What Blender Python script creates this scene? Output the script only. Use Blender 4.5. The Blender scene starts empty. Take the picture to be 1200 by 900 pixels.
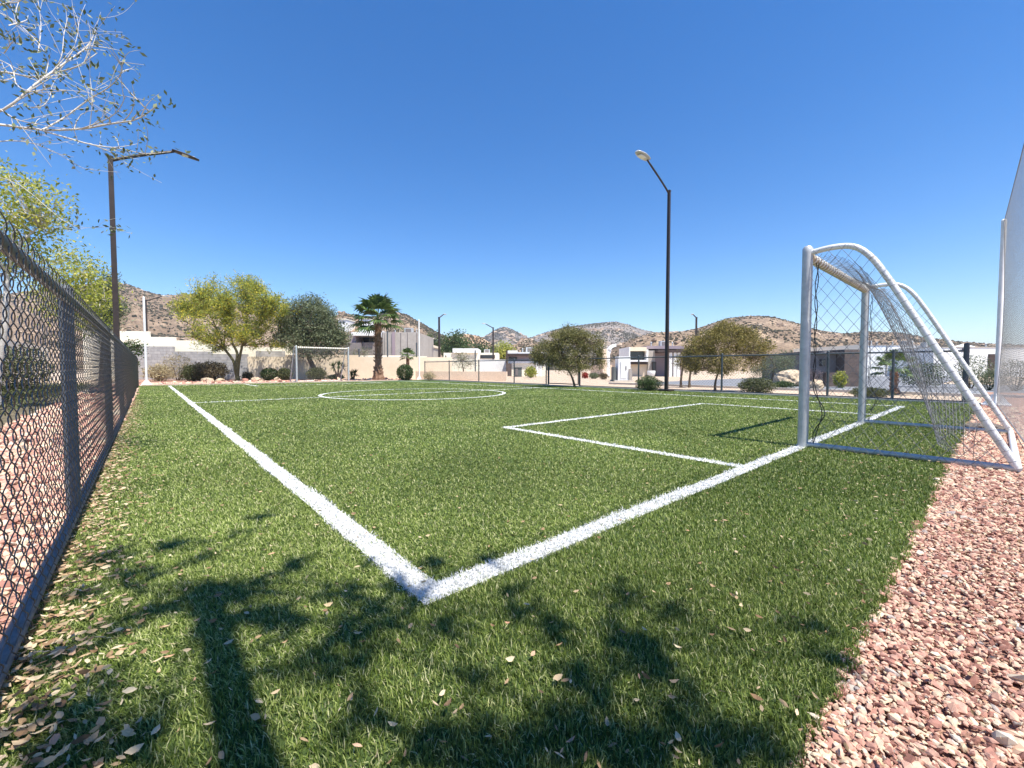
import bpy, math, random
import numpy as np
from mathutils import noise as mnoise, Vector

random.seed(7); rng = np.random.default_rng(11)
R = math.radians
C = bpy.context.scene
COL = C.collection

# ------------------------------------------------------------------ survey: photo measurements -> metres
F = 494.0; EYE = 0.83; PITCH = math.atan(19 / F); YA = R(40.9)
S, K = math.sin(YA), math.cos(YA)
def ray(px, py):
    dx = (px - 600) / F; dy = -(py - 450) / F
    return dx, math.cos(PITCH) + dy * math.sin(PITCH), -math.sin(PITCH) + dy * math.cos(PITCH)
def at(px, py, Z):
    l, z, u = ray(px, py); t = Z / z; l *= t; z *= t
    return (K * l + S * z, -S * l + K * z, EYE + u * t)
def spot(px, Z):
    p = at(px, 440, Z); return p[0], p[1]
def gnd(px, py):
    l, z, u = ray(px, py); t = -EYE / u
    return K * l * t + S * z * t, -S * l * t + K * z * t
def depth(x, y): return S * x + K * y
def lateral(x, y): return K * x - S * y

# ------------------------------------------------------------------ materials
def new_mat(name):
    m = bpy.data.materials.new(name); m.use_nodes = True
    nt = m.node_tree; b = nt.nodes['Principled BSDF']
    return m, nt, b
def ramp(nt, stops):
    r = nt.nodes.new('ShaderNodeValToRGB'); e = r.color_ramp.elements
    while len(e) > 1: e.remove(e[-1])
    e[0].position = stops[0][0]; e[0].color = (*stops[0][1], 1)
    for p, c in stops[1:]:
        k = e.new(p); k.color = (*c, 1)
    return r
def noise_node(nt, scale, detail=4, rough=.6, coord='pos'):
    g = nt.nodes.new('ShaderNodeNewGeometry') if coord == 'pos' else nt.nodes.new('ShaderNodeTexCoord')
    n = nt.nodes.new('ShaderNodeTexNoise'); n.inputs['Scale'].default_value = scale
    n.inputs['Detail'].default_value = detail; n.inputs['Roughness'].default_value = rough
    nt.links.new(g.outputs['Position' if coord == 'pos' else 'Object'], n.inputs['Vector'])
    return n
def mixrgb(nt, kind, fac, a, b):
    m = nt.nodes.new('ShaderNodeMix'); m.data_type = 'RGBA'; m.blend_type = kind
    if isinstance(fac, (int, float)): m.inputs[0].default_value = fac
    else: nt.links.new(fac, m.inputs[0])
    for s, v in ((m.inputs[6], a), (m.inputs[7], b)):
        if isinstance(v, tuple): s.default_value = (*v, 1)
        else: nt.links.new(v, s)
    return m.outputs[2]
def mottled(name, stops, scale, rough=.85, bump=0.0, bscale=None, fine=None, metal=0.0, spec=.3, coord='pos'):
    m, nt, b = new_mat(name)
    n = noise_node(nt, scale, 6, .65, coord); r = ramp(nt, stops)
    nt.links.new(n.outputs['Fac'], r.inputs[0]); out = r.outputs[0]
    if fine:
        n2 = noise_node(nt, fine[0], 3, .7, coord)
        r2 = ramp(nt, [(.3, (1 - fine[1],) * 3), (.7, (1 + fine[1],) * 3)])
        nt.links.new(n2.outputs['Fac'], r2.inputs[0])
        out = mixrgb(nt, 'MULTIPLY', 1.0, out, r2.outputs[0])
    nt.links.new(out, b.inputs['Base Color'])
    b.inputs['Roughness'].default_value = rough; b.inputs['Metallic'].default_value = metal
    b.inputs['Specular IOR Level'].default_value = spec
    if bump:
        nb = noise_node(nt, bscale or scale * 6, 4, .7, coord); bp = nt.nodes.new('ShaderNodeBump')
        bp.inputs['Strength'].default_value = bump; bp.inputs['Distance'].default_value = .02
        nt.links.new(nb.outputs['Fac'], bp.inputs['Height']); nt.links.new(bp.outputs[0], b.inputs['Normal'])
    return m
def island(name, stops, rough=.6, spec=.3, transl=0.0, big=None):
    """colour differs from leaf to leaf (or stone to stone)"""
    m, nt, b = new_mat(name)
    g = nt.nodes.new('ShaderNodeNewGeometry'); r = ramp(nt, stops)
    nt.links.new(g.outputs['Random Per Island'], r.inputs[0]); out = r.outputs[0]
    if big:
        n = noise_node(nt, big[0], 3, .6)
        r2 = ramp(nt, [(.32, (1 - big[1],) * 3), (.68, (1 + big[1],) * 3)])
        nt.links.new(n.outputs['Fac'], r2.inputs[0]); out = mixrgb(nt, 'MULTIPLY', 1.0, out, r2.outputs[0])
    nt.links.new(out, b.inputs['Base Color'])
    b.inputs['Roughness'].default_value = rough; b.inputs['Specular IOR Level'].default_value = spec
    if transl:
        t = nt.nodes.new('ShaderNodeBsdfTranslucent'); mx = nt.nodes.new('ShaderNodeMixShader')
        nt.links.new(out, t.inputs['Color']); mx.inputs[0].default_value = transl
        nt.links.new(b.outputs[0], mx.inputs[1]); nt.links.new(t.outputs[0], mx.inputs[2])
        nt.links.new(mx.outputs[0], nt.nodes['Material Output'].inputs[0])
    return m
def block_mat(name, c1, c2, mortar, bw, bh, ms=.01, rough=.9):
    m, nt, b = new_mat(name)
    tc = nt.nodes.new('ShaderNodeTexCoord'); mp = nt.nodes.new('ShaderNodeMapping')
    mp.inputs['Rotation'].default_value = (R(90), 0, 0)
    nt.links.new(tc.outputs['Object'], mp.inputs[0])
    br = nt.nodes.new('ShaderNodeTexBrick'); nt.links.new(mp.outputs[0], br.inputs['Vector'])
    br.inputs['Color1'].default_value = (*c1, 1); br.inputs['Color2'].default_value = (*c2, 1); br.inputs['Mortar'].default_value = (*mortar, 1)
    br.inputs['Scale'].default_value = 1; br.inputs['Brick Width'].default_value = bw; br.inputs['Row Height'].default_value = bh
    br.inputs['Mortar Size'].default_value = ms
    n = noise_node(nt, 3, 4, .6); r2 = ramp(nt, [(.3, (.8,) * 3), (.7, (1.15,) * 3)]); nt.links.new(n.outputs['Fac'], r2.inputs[0])
    nt.links.new(mixrgb(nt, 'MULTIPLY', 1.0, br.outputs['Color'], r2.outputs[0]), b.inputs['Base Color'])
    b.inputs['Roughness'].default_value = rough
    return m

MAT = {}
MAT['turf_base'] = mottled('turf_base', [(.3, (.04, .065, .016)), (.55, (.075, .12, .032)), (.8, (.12, .165, .055))], 9, .9, .6, 260, (140, .35))
MAT['blade'] = island('turf_blade', [(0, (.055, .09, .014)), (.28, (.12, .175, .03)), (.56, (.215, .275, .06)), (.78, (.34, .395, .125)), (.92, (.5, .52, .23)), (1, (.62, .58, .35))], .55, .18, .3, (.55, .2))
MAT['line_base'] = mottled('line_base', [(.3, (.6, .61, .6)), (.7, (.78, .78, .77))], 30, .8, .5, 200)
MAT['line_blade'] = island('line_blade', [(0, (.42, .42, .38)), (.2, (.62, .62, .6)), (1, (.84, .84, .83))], .6, .3, .2, (2.3, .08))
MAT['gravel_base'] = mottled('gravel_base', [(.3, (.2, .1, .075)), (.5, (.36, .2, .15)), (.7, (.5, .33, .22))], 30, .95, .8, 60, (90, .4))
MAT['stone'] = island('crushed_stone', [(0, (.2, .09, .068)), (.14, (.38, .19, .145)), (.34, (.5, .28, .21)), (.57, (.58, .37, .275)), (.76, (.63, .45, .32)), (.89, (.66, .53, .36)), (.96, (.63, .54, .43)), (1, (.38, .32, .29))], .85, .2)
MAT['dirt'] = mottled('dirt', [(.3, (.40, .30, .215)), (.55, (.5, .39, .29)), (.75, (.57, .46, .35))], .9, .95, .4, 25, (14, .16))
MAT['desert'] = mottled('desert', [(.3, (.2, .15, .1)), (.55, (.3, .23, .16)), (.75, (.38, .3, .21))], .08, .95, .4, 8, (1.3, .3))
MAT['asphalt'] = mottled('asphalt', [(.3, (.16, .165, .18)), (.7, (.22, .225, .24))], 1.2, .9, .3, 80, (60, .2))
MAT['concrete'] = mottled('concrete', [(.3, (.5, .46, .41)), (.7, (.62, .58, .52))], 4, .85, .2, 40, (30, .1))
MAT['galv'] = mottled('galvanised', [(.3, (.40, .41, .41)), (.7, (.55, .56, .56))], 14, .45, 0, None, None, .2, .5)
MAT['fence_wire'] = mottled('fence_wire', [(.3, (.06, .058, .058)), (.7, (.14, .137, .135))], 20, .55, 0, None, None, .1, .4)
MAT['fence_pipe'] = mottled('fence_pipe', [(.3, (.085, .098, .112)), (.7, (.14, .155, .172))], 9, .55, 0, None, (60, .15), .05, .4)
MAT['fence_dark'] = mottled('fence_dark_pipe', [(.3, (.06, .075, .085)), (.7, (.1, .115, .125))], 9, .5, 0, None, None, .3, .4)
MAT['goal_paint'] = mottled('goal_paint', [(.28, (.50, .50, .48)), (.45, (.72, .72, .70)), (.7, (.82, .82, .8))], 6, .4, 0, None, (40, .08), 0, .5)
MAT['goal_bar'] = mottled('shaded_crossbar', [(.3, (.42, .33, .22)), (.7, (.56, .46, .33))], 5, .5, 0, None, (30, .1))  # whole crossbar coloured with the tan of its shaded underside
def rusty(name):
    nt = MAT[name].node_tree; b = nt.nodes['Principled BSDF']; old = b.inputs['Base Color'].links[0].from_socket
    n = noise_node(nt, 7, 8, .72, 'obj'); r = ramp(nt, [(.6, (0, 0, 0)), (.67, (1, 1, 1))]); nt.links.new(n.outputs['Fac'], r.inputs[0])
    n2 = noise_node(nt, 45, 4, .6, 'obj'); r2 = ramp(nt, [(.3, (.2, .1, .05)), (.7, (.42, .3, .2))]); nt.links.new(n2.outputs['Fac'], r2.inputs[0])
    nt.links.new(mixrgb(nt, 'MIX', r.outputs[0], old, r2.outputs[0]), b.inputs['Base Color'])
rusty('goal_paint')
MAT['tie'] = mottled('white_strap', [(.3, (.75, .75, .73)), (.7, (.86, .86, .85))], 20, .7)
MAT['net'] = mottled('net_cord', [(.3, (.16, .16, .165)), (.7, (.28, .28, .285))], 12, .8)
MAT['net_grey'] = mottled('pale_net_cord', [(.3, (.2, .2, .205)), (.7, (.3, .3, .305))], 12, .85)
MAT['cord'] = mottled('black_cord', [(.3, (.012, .012, .013)), (.7, (.03, .03, .032))], 20, .8)
MAT['lamp_pole'] = mottled('lamp_pole_paint', [(.3, (.025, .017, .015)), (.7, (.045, .032, .028))], 5, .5, 0, None, None, 0, .4)
MAT['lamp_head'] = mottled('lamp_head_metal', [(.3, (.4, .4, .39)), (.7, (.55, .55, .54))], 9, .45, 0, None, None, .3)
MAT['lens'] = mottled('lamp_lens', [(.3, (.6, .6, .56)), (.7, (.75, .75, .7))], 9, .2)
MAT['white_paint'] = mottled('white_paint', [(.3, (.78, .78, .77)), (.7, (.88, .88, .87))], 2, .6, .05, 20, (8, .04))
MAT['bark'] = mottled('bark', [(.3, (.09, .065, .045)), (.7, (.2, .155, .115))], 14, .95, .6, 60)
MAT['pale_bark'] = mottled('pale_bark', [(.3, (.5, .45, .39)), (.7, (.68, .63, .56))], 14, .9, .4, 60)
MAT['green_bark'] = mottled('green_bark', [(.3, (.1, .1, .045)), (.7, (.19, .17, .085))], 10, .9, .4, 60)
MAT['palm_bark'] = mottled('palm_bark', [(.3, (.1, .05, .03)), (.5, (.22, .125, .08)), (.75, (.36, .24, .16))], 9, .95, .8, 30)
MAT['leaf_paloverde'] = island('leaf_paloverde', [(0, (.22, .27, .05)), (.5, (.36, .41, .08)), (.78, (.48, .48, .12)), (.83, (.7, .58, .06)), (1, (.8, .68, .09))], .6, .2, .5)
MAT['leaf_dark'] = island('leaf_dark', [(0, (.075, .1, .05)), (.5, (.145, .175, .09)), (.85, (.235, .265, .15)), (1, (.32, .34, .22))], .6, .2, .35)
MAT['leaf_olive'] = island('leaf_olive', [(0, (.085, .085, .028)), (.5, (.17, .165, .055)), (.85, (.28, .26, .1)), (1, (.38, .33, .16))], .6, .2, .32)
MAT['leaf_gold'] = island('leaf_gold', [(0, (.105, .098, .03)), (.5, (.2, .175, .05)), (.85, (.34, .28, .085)), (1, (.46, .37, .15))], .6, .2, .32)
MAT['leaf_bright'] = island('leaf_bright', [(0, (.18, .22, .03)), (.4, (.34, .38, .06)), (.8, (.5, .49, .1)), (1, (.66, .6, .2))], .55, .3, .45)
MAT['leaf_grey'] = island('leaf_grey', [(0, (.09, .12, .06)), (.6, (.17, .2, .11)), (1, (.3, .32, .2))], .6, .2, .3)
MAT['leaf_green'] = island('leaf_green', [(0, (.03, .055, .015)), (.6, (.065, .105, .03)), (1, (.12, .16, .06))], .5, .3, .25)
MAT['leaf_bush'] = island('leaf_bush', [(0, (.045, .06, .02)), (.6, (.095, .11, .045)), (1, (.17, .17, .08))], .6, .2, .25)
MAT['leaf_brown'] = island('leaf_brown', [(0, (.07, .055, .03)), (.6, (.14, .115, .065)), (1, (.24, .2, .12))], .7, .2, .2)
MAT['leaf_dry'] = island('leaf_dry', [(0, (.25, .2, .11)), (.6, (.4, .33, .19)), (1, (.52, .45, .29))], .7, .2, .2)
MAT['leaf_mauve'] = island('leaf_mauve', [(0, (.1, .075, .08)), (.6, (.17, .13, .135)), (1, (.26, .21, .21))], .7, .2, .2)
MAT['leaf_red'] = island('leaf_red', [(0, (.3, .02, .02)), (.6, (.5, .035, .03)), (1, (.2, .12, .05))], .6, .2, .2)
MAT['leaf_shade'] = island('leaf_shade', [(0, (.07, .1, .04)), (.6, (.15, .18, .08)), (1, (.34, .34, .22))], .55, .3, .15)
MAT['palm_leaf'] = island('palm_leaf', [(0, (.045, .085, .022)), (.5, (.09, .15, .04)), (.85, (.15, .21, .06)), (1, (.28, .27, .1))], .45, .4, .25)
MAT['litter'] = island('leaf_litter', [(0, (.2, .12, .065)), (.4, (.38, .26, .15)), (.7, (.52, .4, .25)), (.92, (.64, .53, .36)), (1, (.5, .27, .17))], .75, .2, .1)
MAT['scrub'] = island('scrub', [(0, (.035, .034, .022)), (.5, (.07, .062, .04)), (.85, (.11, .095, .065)), (1, (.17, .14, .095))], .9, .1)
MAT['hill_brown'] = mottled('hill_brown', [(.3, (.125, .085, .055)), (.47, (.2, .14, .092)), (.6, (.285, .205, .138)), (.74, (.45, .33, .22))], .06, .95, .7, .5, (.8, .5))
MAT['hill_grey'] = mottled('hill_grey', [(.3, (.13, .11, .1)), (.5, (.2, .17, .15)), (.75, (.3, .25, .22))], .03, .95, .7, .4, (.4, .5))
MAT['hill_tan'] = mottled('hill_tan', [(.3, (.27, .17, .11)), (.5, (.43, .29, .19)), (.7, (.56, .42, .29))], .16, .95, .7, .8, (1.4, .45))
MAT['cream'] = mottled('cream_render', [(.3, (.84, .77, .62)), (.7, (.89, .83, .7))], .8, .9, .1, 20, (5, .04))
MAT['beige'] = mottled('beige_render', [(.3, (.74, .61, .45)), (.7, (.8, .68, .53))], .7, .9, .15, 20, (5, .05))
MAT['peach'] = mottled('peach_render', [(.3, (.76, .58, .43)), (.7, (.82, .66, .51))], .7, .9, .15, 20, (6, .05))
MAT['grey_render'] = mottled('grey_render', [(.3, (.36, .325, .29)), (.7, (.45, .41, .37))], .5, .9, .1, 10, (4, .08))
MAT['dark_render'] = mottled('dark_render', [(.3, (.17, .15, .145)), (.7, (.22, .195, .19))], .5, .9, .1, 10)
MAT['mauve_render'] = mottled('mauve_render', [(.3, (.3, .235, .26)), (.7, (.37, .3, .32))], .5, .9, .1, 10)
MAT['stone_clad'] = block_mat('stone_cladding', (.33, .28, .24), (.24, .2, .18), (.18, .15, .13), .5, .2)
MAT['block'] = block_mat('grey_block', (.43, .41, .40), (.34, .33, .33), (.27, .26, .25), .4, .2, .012)
MAT['brown_wall'] = block_mat('brown_wall', (.13, .095, .085), (.1, .075, .066), (.07, .05, .045), .4, .2, .008)
MAT['dark_wood'] = mottled('dark_fascia', [(.3, (.045, .03, .028)), (.7, (.075, .055, .05))], 3, .7)
MAT['glass'] = mottled('window_glass', [(.3, (.02, .024, .028)), (.7, (.035, .04, .045))], 1, .1, 0, None, None, 0, .6)
MAT['cabinet'] = mottled('grey_cabinet', [(.3, (.1, .115, .11)), (.7, (.14, .155, .15))], 3, .6)
MAT['rock'] = mottled('tan_rock', [(.3, (.38, .29, .2)), (.7, (.58, .47, .34))], 3, .95, .8, 12, (8, .25))
MAT['dark_rock'] = mottled('dark_rock', [(.3, (.1, .08, .07)), (.7, (.22, .18, .15))], 9, .95, .8, 30, (25, .25))
MAT['rubber'] = mottled('rubber', [(.3, (.02, .02, .02)), (.7, (.03, .03, .03))], 6, .8)

# ------------------------------------------------------------------ mesh tools
class MB:
    def __init__(s): s.V = []; s.Q = []; s.T = []; s.n = 0
    def add(s, V, Q=None, T=None):
        V = np.asarray(V, float).reshape(-1, 3)
        if Q is not None and len(Q): s.Q.append(np.asarray(Q, int).reshape(-1, 4) + s.n)
        if T is not None and len(T): s.T.append(np.asarray(T, int).reshape(-1, 3) + s.n)
        s.V.append(V); s.n += len(V); return s
    def box(s, c, size, rz=0.0, taper=1.0):
        x, y, z = [v / 2 for v in size]
        P = np.array([[-x, -y, -z], [x, -y, -z], [x, y, -z], [-x, y, -z], [-x * taper, -y * taper, z], [x * taper, -y * taper, z], [x * taper, y * taper, z], [-x * taper, y * taper, z]])
        c_, s_ = math.cos(rz), math.sin(rz); P = np.c_[P[:, 0] * c_ - P[:, 1] * s_, P[:, 0] * s_ + P[:, 1] * c_, P[:, 2]] + np.array(c)
        return s.add(P, [[0, 3, 2, 1], [4, 5, 6, 7], [0, 1, 5, 4], [1, 2, 6, 5], [2, 3, 7, 6], [3, 0, 4, 7]])
    def bbox(s, x0, x1, y0, y1, z0, z1): return s.box(((x0 + x1) / 2, (y0 + y1) / 2, (z0 + z1) / 2), (x1 - x0, y1 - y0, z1 - z0))
    def tube(s, pts, r, sides=10, cap=True):
        P = np.asarray(pts, float)[None]; rr = np.broadcast_to(np.asarray(r, float), (P.shape[1],))[None]
        V, Q = tubes(P, rr, sides); n0 = len(V); s.add(V, Q)
        if cap:
            for e, pt in ((0, P[0, 0]), (P.shape[1] - 1, P[0, -1])):
                ring = V[e * sides:(e + 1) * sides]; b = s.n
                s.add(np.vstack([ring, pt[None]]), None, [[i, (i + 1) % sides, sides] if e else [(i + 1) % sides, i, sides] for i in range(sides)])
        return s
    def bar(s, a, b, w, h=None):
        """square bar a->b"""
        h = h or w; a = Vector(a); b = Vector(b); d = (b - a).normalized()
        up = Vector((0, 0, 1)) if abs(d.z) < .9 else Vector((0, 1, 0))
        x = d.cross(up).normalized() * w / 2; y = x.normalized().cross(d).normalized() * h / 2
        P = [p + sx * x + sy * y for p in (a, b) for sx, sy in ((-1, -1), (1, -1), (1, 1), (-1, 1))]
        return s.add(np.array(P), [[0, 1, 2, 3], [7, 6, 5, 4], [0, 4, 5, 1], [1, 5, 6, 2], [2, 6, 7, 3], [3, 7, 4, 0]])
    def build(s, name, mat, parent=None, loc=None, smooth=False):
        me = bpy.data.meshes.new(name)
        V = np.vstack(s.V) if s.V else np.zeros((0, 3))
        Q = np.vstack(s.Q) if s.Q else np.zeros((0, 4), int); T = np.vstack(s.T) if s.T else np.zeros((0, 3), int)
        if loc is not None: V = V - np.array(loc)
        me.vertices.add(len(V)); me.vertices.foreach_set('co', V.ravel())
        nl = Q.size + T.size; me.loops.add(nl); me.polygons.add(len(Q) + len(T))
        me.loops.foreach_set('vertex_index', np.r_[Q.ravel(), T.ravel()].astype(np.int32))
        tot = np.r_[np.full(len(Q), 4), np.full(len(T), 3)].astype(np.int32); st = np.r_[0, np.cumsum(tot)[:-1]].astype(np.int32)
        me.polygons.foreach_set('loop_start', st); me.polygons.foreach_set('loop_total', tot)
        me.polygons.foreach_set('use_smooth', np.full(len(tot), bool(smooth)))
        me.update(calc_edges=True); me.validate()
        me.materials.append(mat if not isinstance(mat, str) else MAT[mat])
        o = bpy.data.objects.new(name, me); COL.objects.link(o)
        if parent is not None: o.parent = parent
        if loc is not None: o.location = loc
        return o
def tubes(P, r, sides):
    W, n, _ = P.shape; r = np.broadcast_to(np.asarray(r, float), (W, n))
    T = np.gradient(P, axis=1); T /= np.linalg.norm(T, axis=2, keepdims=True) + 1e-12
    ov = P[:, -1] - P[:, 0]; ov = ov / (np.linalg.norm(ov, axis=1, keepdims=True) + 1e-12)
    ref = np.where((np.abs(ov[:, 2]) > .75)[:, None], np.array([.31, .95, 0.]), np.array([0, 0, 1.]))[:, None, :]
    A = np.cross(T, ref); A /= np.linalg.norm(A, axis=2, keepdims=True) + 1e-12; B = np.cross(T, A)
    th = np.arange(sides) * 2 * np.pi / sides
    V = P[:, :, None] + r[:, :, None, None] * (np.cos(th)[:, None] * A[:, :, None] + np.sin(th)[:, None] * B[:, :, None])
    idx = np.arange(W * n * sides).reshape(W, n, sides); nx = np.roll(idx, -1, 2)
    Q = np.stack([idx[:, :-1], nx[:, :-1], nx[:, 1:], idx[:, 1:]], -1).reshape(-1, 4)
    return V.reshape(-1, 3), Q
def smooth_path(ctrl, n):
    P = np.array(ctrl, float); m = len(P); out = []
    E = np.vstack([2 * P[0] - P[1], P, 2 * P[-1] - P[-2]])
    for u in np.linspace(0, m - 1 - 1e-9, n):
        i = int(u); t = u - i; a, b, c, d = E[i], E[i + 1], E[i + 2], E[i + 3]
        out.append(.5 * (2 * b + (c - a) * t + (2 * a - 5 * b + 4 * c - d) * t * t + (3 * b - a - 3 * c + d) * t ** 3))
    return np.array(out)
def rand_dirs(n, up=0.0):
    d = rng.normal(size=(n, 3)); d[:, 2] += up; return d / np.linalg.norm(d, axis=1, keepdims=True)
def leaf_quads(P, L, w, up=0.0, D=None):
    """one rhombic leaf per point"""
    n = len(P); D = rand_dirs(n, up) if D is None else D
    N = rand_dirs(n, .8); X = np.cross(D, N); X /= np.linalg.norm(X, axis=1, keepdims=True) + 1e-9
    L = np.broadcast_to(L, (n,))[:, None] * rng.uniform(.6, 1.3, (n, 1)); w = L * w
    V = np.stack([P, P + D * L * .45 + X * w * .5, P + D * L, P + D * L * .45 - X * w * .5], 1)
    return V.reshape(-1, 3), np.arange(4 * n).reshape(n, 4)

def tag(o, label=None, cat=None, group=None, kind=None):
    if label: o['label'] = label
    if cat: o['category'] = cat
    if group: o['group'] = group
    if kind: o['kind'] = kind
    return o
def empty(name, loc, label, cat, group=None, rz=0):
    o = bpy.data.objects.new(name, None); COL.objects.link(o); o.location = loc; o.rotation_euler = (0, 0, rz); o.empty_display_size = .2
    return tag(o, label, cat, group)
def copy_tree(o, parent=None):
    c = o.copy(); COL.objects.link(c)
    if parent is not None: c.parent = parent
    for ch in list(o.children): copy_tree(ch, c)
    return c

# ------------------------------------------------------------------ ground
def sheet(name, x0, x1, y0, y1, z, mat, kind='structure'):
    m = MB(); m.add([[x0, y0, z], [x1, y0, z], [x1, y1, z], [x0, y1, z]], [[0, 1, 2, 3]])
    return tag(m.build(name, mat), kind=kind)
sheet('ground', -3000, 3000, -3000, 3000, -.05, 'desert')
sheet('dirt_ground', -70, 130, -60, 120, -.03, 'dirt')
FX, RX, YS, YN = -.29, 14.3, .24, 25.75          # left fence, right fence, turf ends
sheet('turf', -.31, RX - .12, YS + .02, YN, 0, 'turf_base')
sheet('gravel_bed', -.6, 22, -6, YS + .03, -.012, 'gravel_base')
sheet('gravel_path', -1.55, -.2, YS + .03, 30, -.016, 'gravel_base')
sheet('gravel_border', -1, 14.2, YN + .12, 40, -.016, 'gravel_base')
sheet('soil_strip', -4.6, -1.55, 0, 30, -.02, mottled('soil', [(.3, (.09, .075, .045)), (.7, (.17, .14, .09))], 3, .95, .5, 30, (20, .3)))
m = MB()
m.bbox(RX - .12, RX + .12, YS, YN + .13, -.05, .035); tag(m.build('kerb', 'concrete'), kind='structure')
m = MB(); m.bbox(-.2, RX - .123, YN, YN + .12, -.05, .05); tag(m.build('kerb', mottled('pink_concrete', [(.3, (.5, .36, .29)), (.7, (.6, .46, .38))], 4, .9, .2, 40)), kind='structure')
sheet('road', 18.6, 32, -40, 13.5, -.024, 'asphalt')
m = MB(); m.bbox(18.45, 18.6, -40, 13.5, -.05, .06); tag(m.build('kerb', 'concrete'), kind='structure')
sheet('road', 32, 60, 2, 13.5, -.022, 'asphalt')

# painted lines: (x0,x1,y0,y1) rectangles and the centre circle
LX0, LX1, GY0, GY1 = .715, .825, 1.285, 1.395
RLX = 12.25; FARY = 25.0; HALF = 12.4; CCX, CCY, CR = 6.6, 12.35, 2.85
RECTS = [(LX0, LX1, GY0, FARY), (LX1, RLX, GY0, GY1), (RLX - .1, RLX, GY1, FARY), (LX1, RLX - .1, FARY - .1, FARY),
         (LX1, RLX - .1, HALF - .05, HALF + .05), (3.69, 3.79, GY1, 4.5), (3.79, 9.75, 4.4, 4.5), (9.65, 9.75, GY1, 4.4),
         (3.69, 3.79, 21.9, FARY - .1), (3.79, 9.75, 21.9, 22.0), (9.65, 9.75, 22.0, FARY - .1)]
m = MB()
for x0, x1, y0, y1 in RECTS: m.add([[x0, y0, .004], [x1, y0, .004], [x1, y1, .004], [x0, y1, .004]], [[0, 1, 2, 3]])
tag(m.build('pitch_lines', 'line_base'), kind='structure')
m = MB(); th = np.linspace(0, 2 * np.pi, 97)
V = np.array([[CCX + r * math.cos(a), CCY + r * math.sin(a), .008] for a in th for r in (CR - .05, CR + .05)])
m.add(V, [[2 * i, 2 * i + 1, 2 * i + 3, 2 * i + 2] for i in range(96)])
tag(m.build('pitch_circle', 'line_base'), kind='structure')
def on_line(x, y):
    k = np.zeros(len(x), bool)
    for x0, x1, y0, y1 in RECTS: k |= (x > x0) & (x < x1) & (y > y0) & (y < y1)
    return k | (np.abs(np.hypot(x - CCX, y - CCY) - CR) < .05)

# grass blades: density follows how fine the blades are
def scatter_z(n, z0, z1, fall, knee):
    zs = np.linspace(z0, z1, 4000); w = (1.3 * zs + .8) * np.where(zs < knee, 1, (knee / zs) ** fall)
    cdf = np.cumsum(w); cdf /= cdf[-1]; z = np.interp(rng.random(n), cdf, zs)
    l = rng.uniform(-1, 1, n) * (1.3 * z + .8); return K * l + S * z, -S * l + K * z, z
x, y, z = scatter_z(1300000, .25, 24, 1.75, 1.5)
jit = .006 * np.sin(x * 37) + .006 * np.sin(x * 11.3 + 1) 
keep = (x > -.305) & (x < RX - .12) & (y > YS + jit) & (y < YN)
x, y, z = x[keep], y[keep], z[keep]
def blades(x, y, z, length, wid, name, mat):
    n = len(x); a = rng.uniform(0, 2 * np.pi, n)
    patch = .5 + .5 * np.sin(x * 1.7 + 2 * np.sin(y * .9)) * np.sin(y * 1.3 + 1.1)
    lean = np.where(y < 1.28 + .0 * x, rng.uniform(.1, 1.05, n), rng.uniform(.4, 1.5, n) + .12 * (patch - .5))
    a = np.where(rng.random(n) < .35, rng.normal(2.2 + 1.2 * patch, .7, n), a)
    h = length * rng.uniform(.55, 1.2, n); w = wid * np.maximum(1, z / 1.5) ** .85 * rng.uniform(.7, 1.3, n)
    P = np.c_[x, y, np.full(n, -.002)]
    D1 = np.c_[np.cos(a) * np.sin(lean * .55), np.sin(a) * np.sin(lean * .55), np.cos(lean * .55)]
    D2 = np.c_[np.cos(a) * np.sin(lean * 1.2), np.sin(a) * np.sin(lean * 1.2), np.cos(lean * 1.2)]
    b = a + np.pi / 2 + rng.uniform(-.6, .6, n); X = np.c_[np.cos(b), np.sin(b), np.zeros(n)] * (w / 2)[:, None]
    M_ = P + D1 * (h * .55)[:, None]; Tp = M_ + D2 * (h * .6)[:, None]
    V = np.stack([P - X, P + X, M_ + X * .9, M_ - X * .9, Tp], 1).reshape(-1, 3); i = np.arange(n) * 5
    m = MB(); m.add(V, np.stack([i, i + 1, i + 2, i + 3], 1), np.stack([i + 3, i + 2, i + 4], 1))
    return tag(m.build(name, mat), kind='stuff')
wob = .007 * np.sin(3.1 * (x + y)) + .005 * np.sin(7.7 * (x - y) + 1)
ol = on_line(x + wob + rng.normal(0, .007, len(x)), y + wob + rng.normal(0, .007, len(x))) & (rng.random(len(x)) > .05)
blades(x[~ol], y[~ol], z[~ol], .0225, .0028, 'turf_grass', 'blade')
blades(x[ol], y[ol], z[ol], .0235, .0034, 'line_grass', 'line_blade')

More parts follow.
